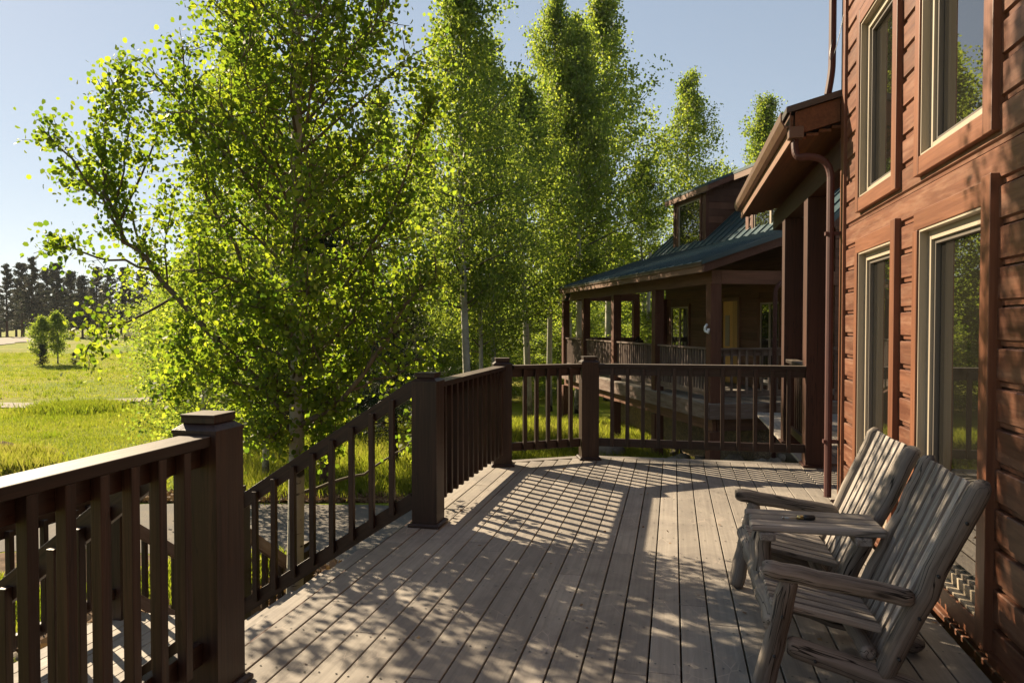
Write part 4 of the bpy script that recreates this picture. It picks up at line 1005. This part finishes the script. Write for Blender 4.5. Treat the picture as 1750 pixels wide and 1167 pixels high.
tag(tr_.build('aspen_wood_trunks', M['bark']), 'pale stems of the aspens closing the back of the grove', kind='stuff')
sp = []
for i in range(26):
    px = 300 + i * 40 + random.uniform(-14, 14); d = random.uniform(50, 75); x, y, z = polar(px, d); s_ = d / 90
    sp.append((x, y, z - .5, random.uniform(0, 6), s_, s_ * random.uniform(.5, .6)))
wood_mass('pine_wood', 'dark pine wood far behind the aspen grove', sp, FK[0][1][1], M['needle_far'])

# young trees and bushes on the meadow
yp = pine(3.2, .3, .9, 60, 60, .20, 61, .05, .25, 'needle', .3)
trm, brm, C, Vv = aspen(3.6, .7, .85, 42, 18, .07, 62, r0=.045, nside=4, twigs=7, sig=.12)
ya = [('trunk', trm), ('branches', brm), ('crown', leaf_mesh('crown', C, .10, M['leaf_far'], 4, .7, Vv))]
make_tree('young_tree', 'young tree with dark lower branches on the meadow, left one of the pair', 'tree', polar(69, 57), ya, None, 0, (1.15, 1.15, .95))
make_tree('young_tree', 'young aspen on the meadow, right one of the pair', 'tree', polar(98, 58), ya, None, 2, (1.1, 1.1, 1.05))
make_tree('young_pine', 'little dark pine under the left young tree', 'tree', polar(72, 55.5), yp, None, 0, .5)
make_tree('young_pine', 'tiny dark pine right of the pair of young trees', 'tree', polar(126, 57), yp, None, 1, .30)
make_tree('young_pine', 'tiniest pine, just behind the one right of the young trees', 'tree', polar(137, 62), yp, None, 2, .32)
# juniper shrubs by the stairs
ju = []
for i, (x, y, s_, lab) in enumerate([(-11.3, 8.6, .8, 'blue-green juniper seen at the left edge below the railing top'), (-10.6, 7.2, .7, 'blue-green juniper between the left edge and the landing'), (-7.9, 5.6, .6, 'low juniper in the stones beside the stair landing'), (-6.6, 3.0, .6, 'low juniper nearest to the stair foot')]):
    rng = np.random.default_rng(70 + i); n = 2600; u = rng.normal(size=(n, 3)); u /= np.linalg.norm(u, axis=1)[:, None]
    c = u * rng.uniform(.5, 1, n)[:, None] * np.array([s_, s_ * .9, .42 * s_]) * (1 + .25 * np.sin(u[:, :1] * 7 + i)) + np.array([0, 0, .25 * s_])
    o = link('juniper_shrub', leaf_mesh('juniper_shrub', c, .07, M['juniper'], 4, 1, None, .35)); o.location = (x, y, float(hgt(x, y)))
    tag(o, lab, 'shrub', 'junipers by the driveway')

# ------------------------------------------------------------ grass, litter, stones
def blades(name, pos, h, wd, label, mat='grass', mean=.45, kind='stuff'):
    n = len(pos); a = rng.uniform(0, 6.28, n); hh = h * rng.uniform(.5, 1.3, n); b = rng.uniform(0, 6.28, n); be = hh * rng.uniform(.1, .55, n)
    dx = np.stack([np.cos(a), np.sin(a), np.zeros(n)], 1) * (wd * rng.uniform(.6, 1.3, n))[:, None]
    tip = np.stack([np.cos(b) * be, np.sin(b) * be, hh], 1); mid = tip * np.array([.35, .35, .6])
    V = np.stack([pos - dx * .5, pos + dx * .5, pos + mid + dx * .35, pos + tip, pos + mid - dx * .35], 1).reshape(-1, 3)
    pat = .5 + .5 * np.sin(pos[:, 0] * .9 + 1) * np.sin(pos[:, 1] * .8)
    o = link(name, mesh_np(name, V, np.arange(n * 5).reshape(n, 5), M[mat], v=np.clip(rng.normal(mean, .2, n) + (pat - .5) * .3, 0, 1)))
    return tag(o, label, kind=kind)
def scatter(n, px0, px1, d0, d1, clump=.25, clsize=10):
    m = max(1, n // clsize); px = rng.uniform(px0, px1, m); d = np.sqrt(rng.uniform(d0 ** 2, d1 ** 2, m))
    r = (px - 875) / 1280 * d; x = CY * r - SY * d; y = SY * r + CY * d
    x = np.repeat(x, clsize) + rng.normal(0, clump, m * clsize); y = np.repeat(y, clsize) + rng.normal(0, clump, m * clsize)
    return np.stack([x, y, hgt(x, y) - .01], 1)
rng = np.random.default_rng(90)
g1 = scatter(90000, 380, 1130, 13.6, 24, .22)
keep = ~((g1[:, 0] > -1.2) & (g1[:, 1] < 11))
blades('grass', g1[keep], .26, .012, 'tall sunlit green grass under the aspens')
g2 = scatter(60000, -60, 420, 14.5, 28, .25); blades('meadow_grass', g2, .085, .014, 'green meadow grass behind the driveway', mean=.35)
g3 = scatter(90000, -60, 600, 25, 75, .5, 12); pd_ = np.array([-SY * g3[:, 0] + CY * g3[:, 1]])[0]; g3 = g3[(pd_ < 28.2) | (pd_ > 32.6)]
dd_ = np.hypot(g3[:, 0], g3[:, 1]); blades('meadow_grass', g3, .085, .035, 'grass tufts across the open meadow', mean=.42)
g4 = scatter(16000, -150, 75, 15.4, 17.6, .15); blades('weeds', g4, .36, .02, 'rough weeds on the low earth bank left of the driveway', mean=.75)
g5 = scatter(9000, 85, 180, 26.8, 28.6, .5); blades('weeds', g5, .26, .03, 'darker green weed patch beside the meadow path', mean=.2)
g6 = np.stack([rng.uniform(-2.5, 3.2, 26000), rng.uniform(9.2, 15.2, 26000), np.zeros(26000)], 1); g6[:, 2] = hgt(g6[:, 0], g6[:, 1]) - .01
blades('ground_cover', g6, .16, .022, 'low leafy plants between the deck and the far porch', mean=.3)
g7 = np.stack([rng.uniform(-10.0, -4.8, 42000), rng.uniform(-1.0, 9.3, 42000), np.zeros(42000) + GZ], 1); g7 = g7[(np.sin(g7[:, 0] * 2.1 + 1) * np.sin(g7[:, 1] * 1.7) > -.15) & (np.hypot(g7[:, 0], g7[:, 1]) < 11.2)]
blades('ground_cover', g7, .16, .02, 'green ground cover beside the stair landing', mean=.35)
# leaf litter band along the driveway edge
n = 9000; px = rng.uniform(-40, 820, n); d = 13.25 + np.abs(rng.normal(0, .35, n)); r = (px - 875) / 1280 * d
n2 = 2500; C = np.stack([CY * r - SY * d, SY * r + CY * d, np.full(n, 0.)], 1); C = np.concatenate([C, np.stack([rng.uniform(-6.5, -2.2, n2), rng.uniform(5.9, 9.2, n2), np.zeros(n2)], 1)]); n += n2; C[:, 2] = hgt(C[:, 0], C[:, 1]) + .02 + rng.uniform(0, .02, n)
tag(link('leaf_litter', leaf_mesh('leaf_litter', C, .09, M['litter'], 4, 2.2)), 'strip of dry brown leaves along the driveway edge', kind='stuff')
C = np.stack([rng.uniform(-1.7, 1.35, 70), rng.uniform(1.9, 8.4, 70), np.full(70, .004)], 1)
tag(link('leaf_litter', leaf_mesh('leaf_litter', C, .026, M['litter'], 4, 6.)), 'few dry leaf scraps lying on the deck boards', kind='stuff')
g8 = scatter(7000, -60, 330, 20, 75, .12, 14); blades('weeds', g8, .19, .03, 'scattered darker weeds standing in the meadow', mean=.15)
# bare soil ridge at far left
q = MB(); random.seed(3)
V = []; 
for i in range(60):
    px = -140 + i * 4.0; x, y, z = polar(px, 18.3 + .3 * math.sin(i * .4)); V.append((x, y, z))
rows = []
for i, (x, y, z) in enumerate(V):
    hh = .26 * (1 - ((i - 26) / 36) ** 2) * random.uniform(.7, 1.2)
    rows.append([(x + dv[0] * o_, y + dv[1] * o_, z + k * max(hh, 0) - .04) for o_, k in ((-.55, 0), (-.28, .6), (0, 1.1), (.3, .8), (.7, 0))])
P = [p for r_ in rows for p in r_]; Fs = [(i * 5 + k, i * 5 + k + 1, (i + 1) * 5 + k + 1, (i + 1) * 5 + k) for i in range(len(rows) - 1) for k in range(4)]
tag(link('soil_bank', mesh_np('soil_bank', P, Fs, M['soil'])), kind='structure')
# brush pile / fallen log on the meadow
def rock_mesh(seed, flat=.6):
    r_ = np.random.default_rng(seed); import bmesh
    bm = bmesh.new(); bmesh.ops.create_icosphere(bm, subdivisions=2, radius=1)
    ax = r_.normal(size=(5, 3))
    for v in bm.verts:
        p = np.array(v.co); k = 1 + .16 * math.sin(p @ ax[0] * 2.1) + .12 * math.sin(p @ ax[1] * 3.3 + 1) + .06 * math.sin(p @ ax[2] * 6); v.co = Vector(p * k * np.array([1, .8, flat]))
    me = bpy.data.meshes.new('rock'); bm.to_mesh(me); bm.free(); me.materials.append(M['rock']); me.polygons.foreach_set('use_smooth', np.ones(len(me.polygons), bool)); return me
rk = [rock_mesh(i, .55 + .1 * (i % 3)) for i in range(5)]
random.seed(12); RG = 'rocks at the foot of the far porch'
def loc_h(a, t): v = Matrix.Rotation(R(22.95), 3, 'Z') @ Vector((a, t, 0)); return v.x + H[0], v.y + H[1]
for i in range(70):
    a = random.uniform(-.9, 3.4); t = random.uniform(-1.5, .35) if i < 48 else random.uniform(.3, 6); 
    if i >= 48: a = random.uniform(-.7, .9)
    x, y = loc_h(a, t); s_ = random.uniform(.10, .22)
    o = link('rock', rk[i % 5]); o.location = (x, y, float(hgt(x, y)) + s_ * .35 + (random.uniform(0, .16) if i < 48 else 0)); o.scale = (s_,) * 3; o.rotation_euler = (random.uniform(-.4, .4), random.uniform(-.4, .4), random.uniform(0, 6))
    tag(o, 'rounded tan river rock heaped with others under the far porch', 'rock', RG)
x, y, z = polar(1040, 17.2); o = link('boulder', rk[0].copy()); o.location = (x, y, z + .18); o.scale = (.36, .36, .42); tag(o, 'pale grey boulder on the grass seen through the railing', 'boulder')
x, y, z = polar(243, 118); e_ = empty('brush_pile', (x, y, z), 'dark pile of fallen branches lying on the far meadow', 'brush pile')
q = MB(); random.seed(8)
for i in range(26): a = random.uniform(0, 6.3); c = Vector((random.uniform(-2.4, 2.4), random.uniform(-.6, .6), random.uniform(.1, .6))); v = Vector((math.cos(a), math.sin(a) * .3, random.uniform(-.2, .3))) * random.uniform(.5, 1.4); q.tube([c - v, c, c + v], [.05, .09, .04], 5)
q.build('fallen_branches', M['pinebark'], e_)
# stones in the bed beside the landing
random.seed(22)
for i in range(46):
    x = random.uniform(-7.2, -4.85); y = random.uniform(1.0, 6.8); s_ = random.uniform(.08, .2)
    o = link('rock', rk[i % 5]); o.location = (x, y, GZ + s_ * .4); o.scale = (s_,) * 3; o.rotation_euler = (0, 0, random.uniform(0, 6)); tag(o, 'small grey stone in the planted bed beside the stair landing', 'rock', 'stones in the bed by the stairs')

# ------------------------------------------------------------ haze over the whole place
q = MB(); q.box(-420, 420, -60, 420, -9, 40)
hz = NT('haze_air'); hz.t.nodes.clear(); ho = hz.n('OutputMaterial'); pv = hz.n('VolumePrincipled')
pv.inputs['Color'].default_value = (1, 1, 1, 1); pv.inputs['Density'].default_value = .00015; pv.inputs['Anisotropy'].default_value = 0
hz.l(pv.outputs[0], ho.inputs['Volume'])
o = q.build('haze', hz.m); tag(o, kind='stuff')
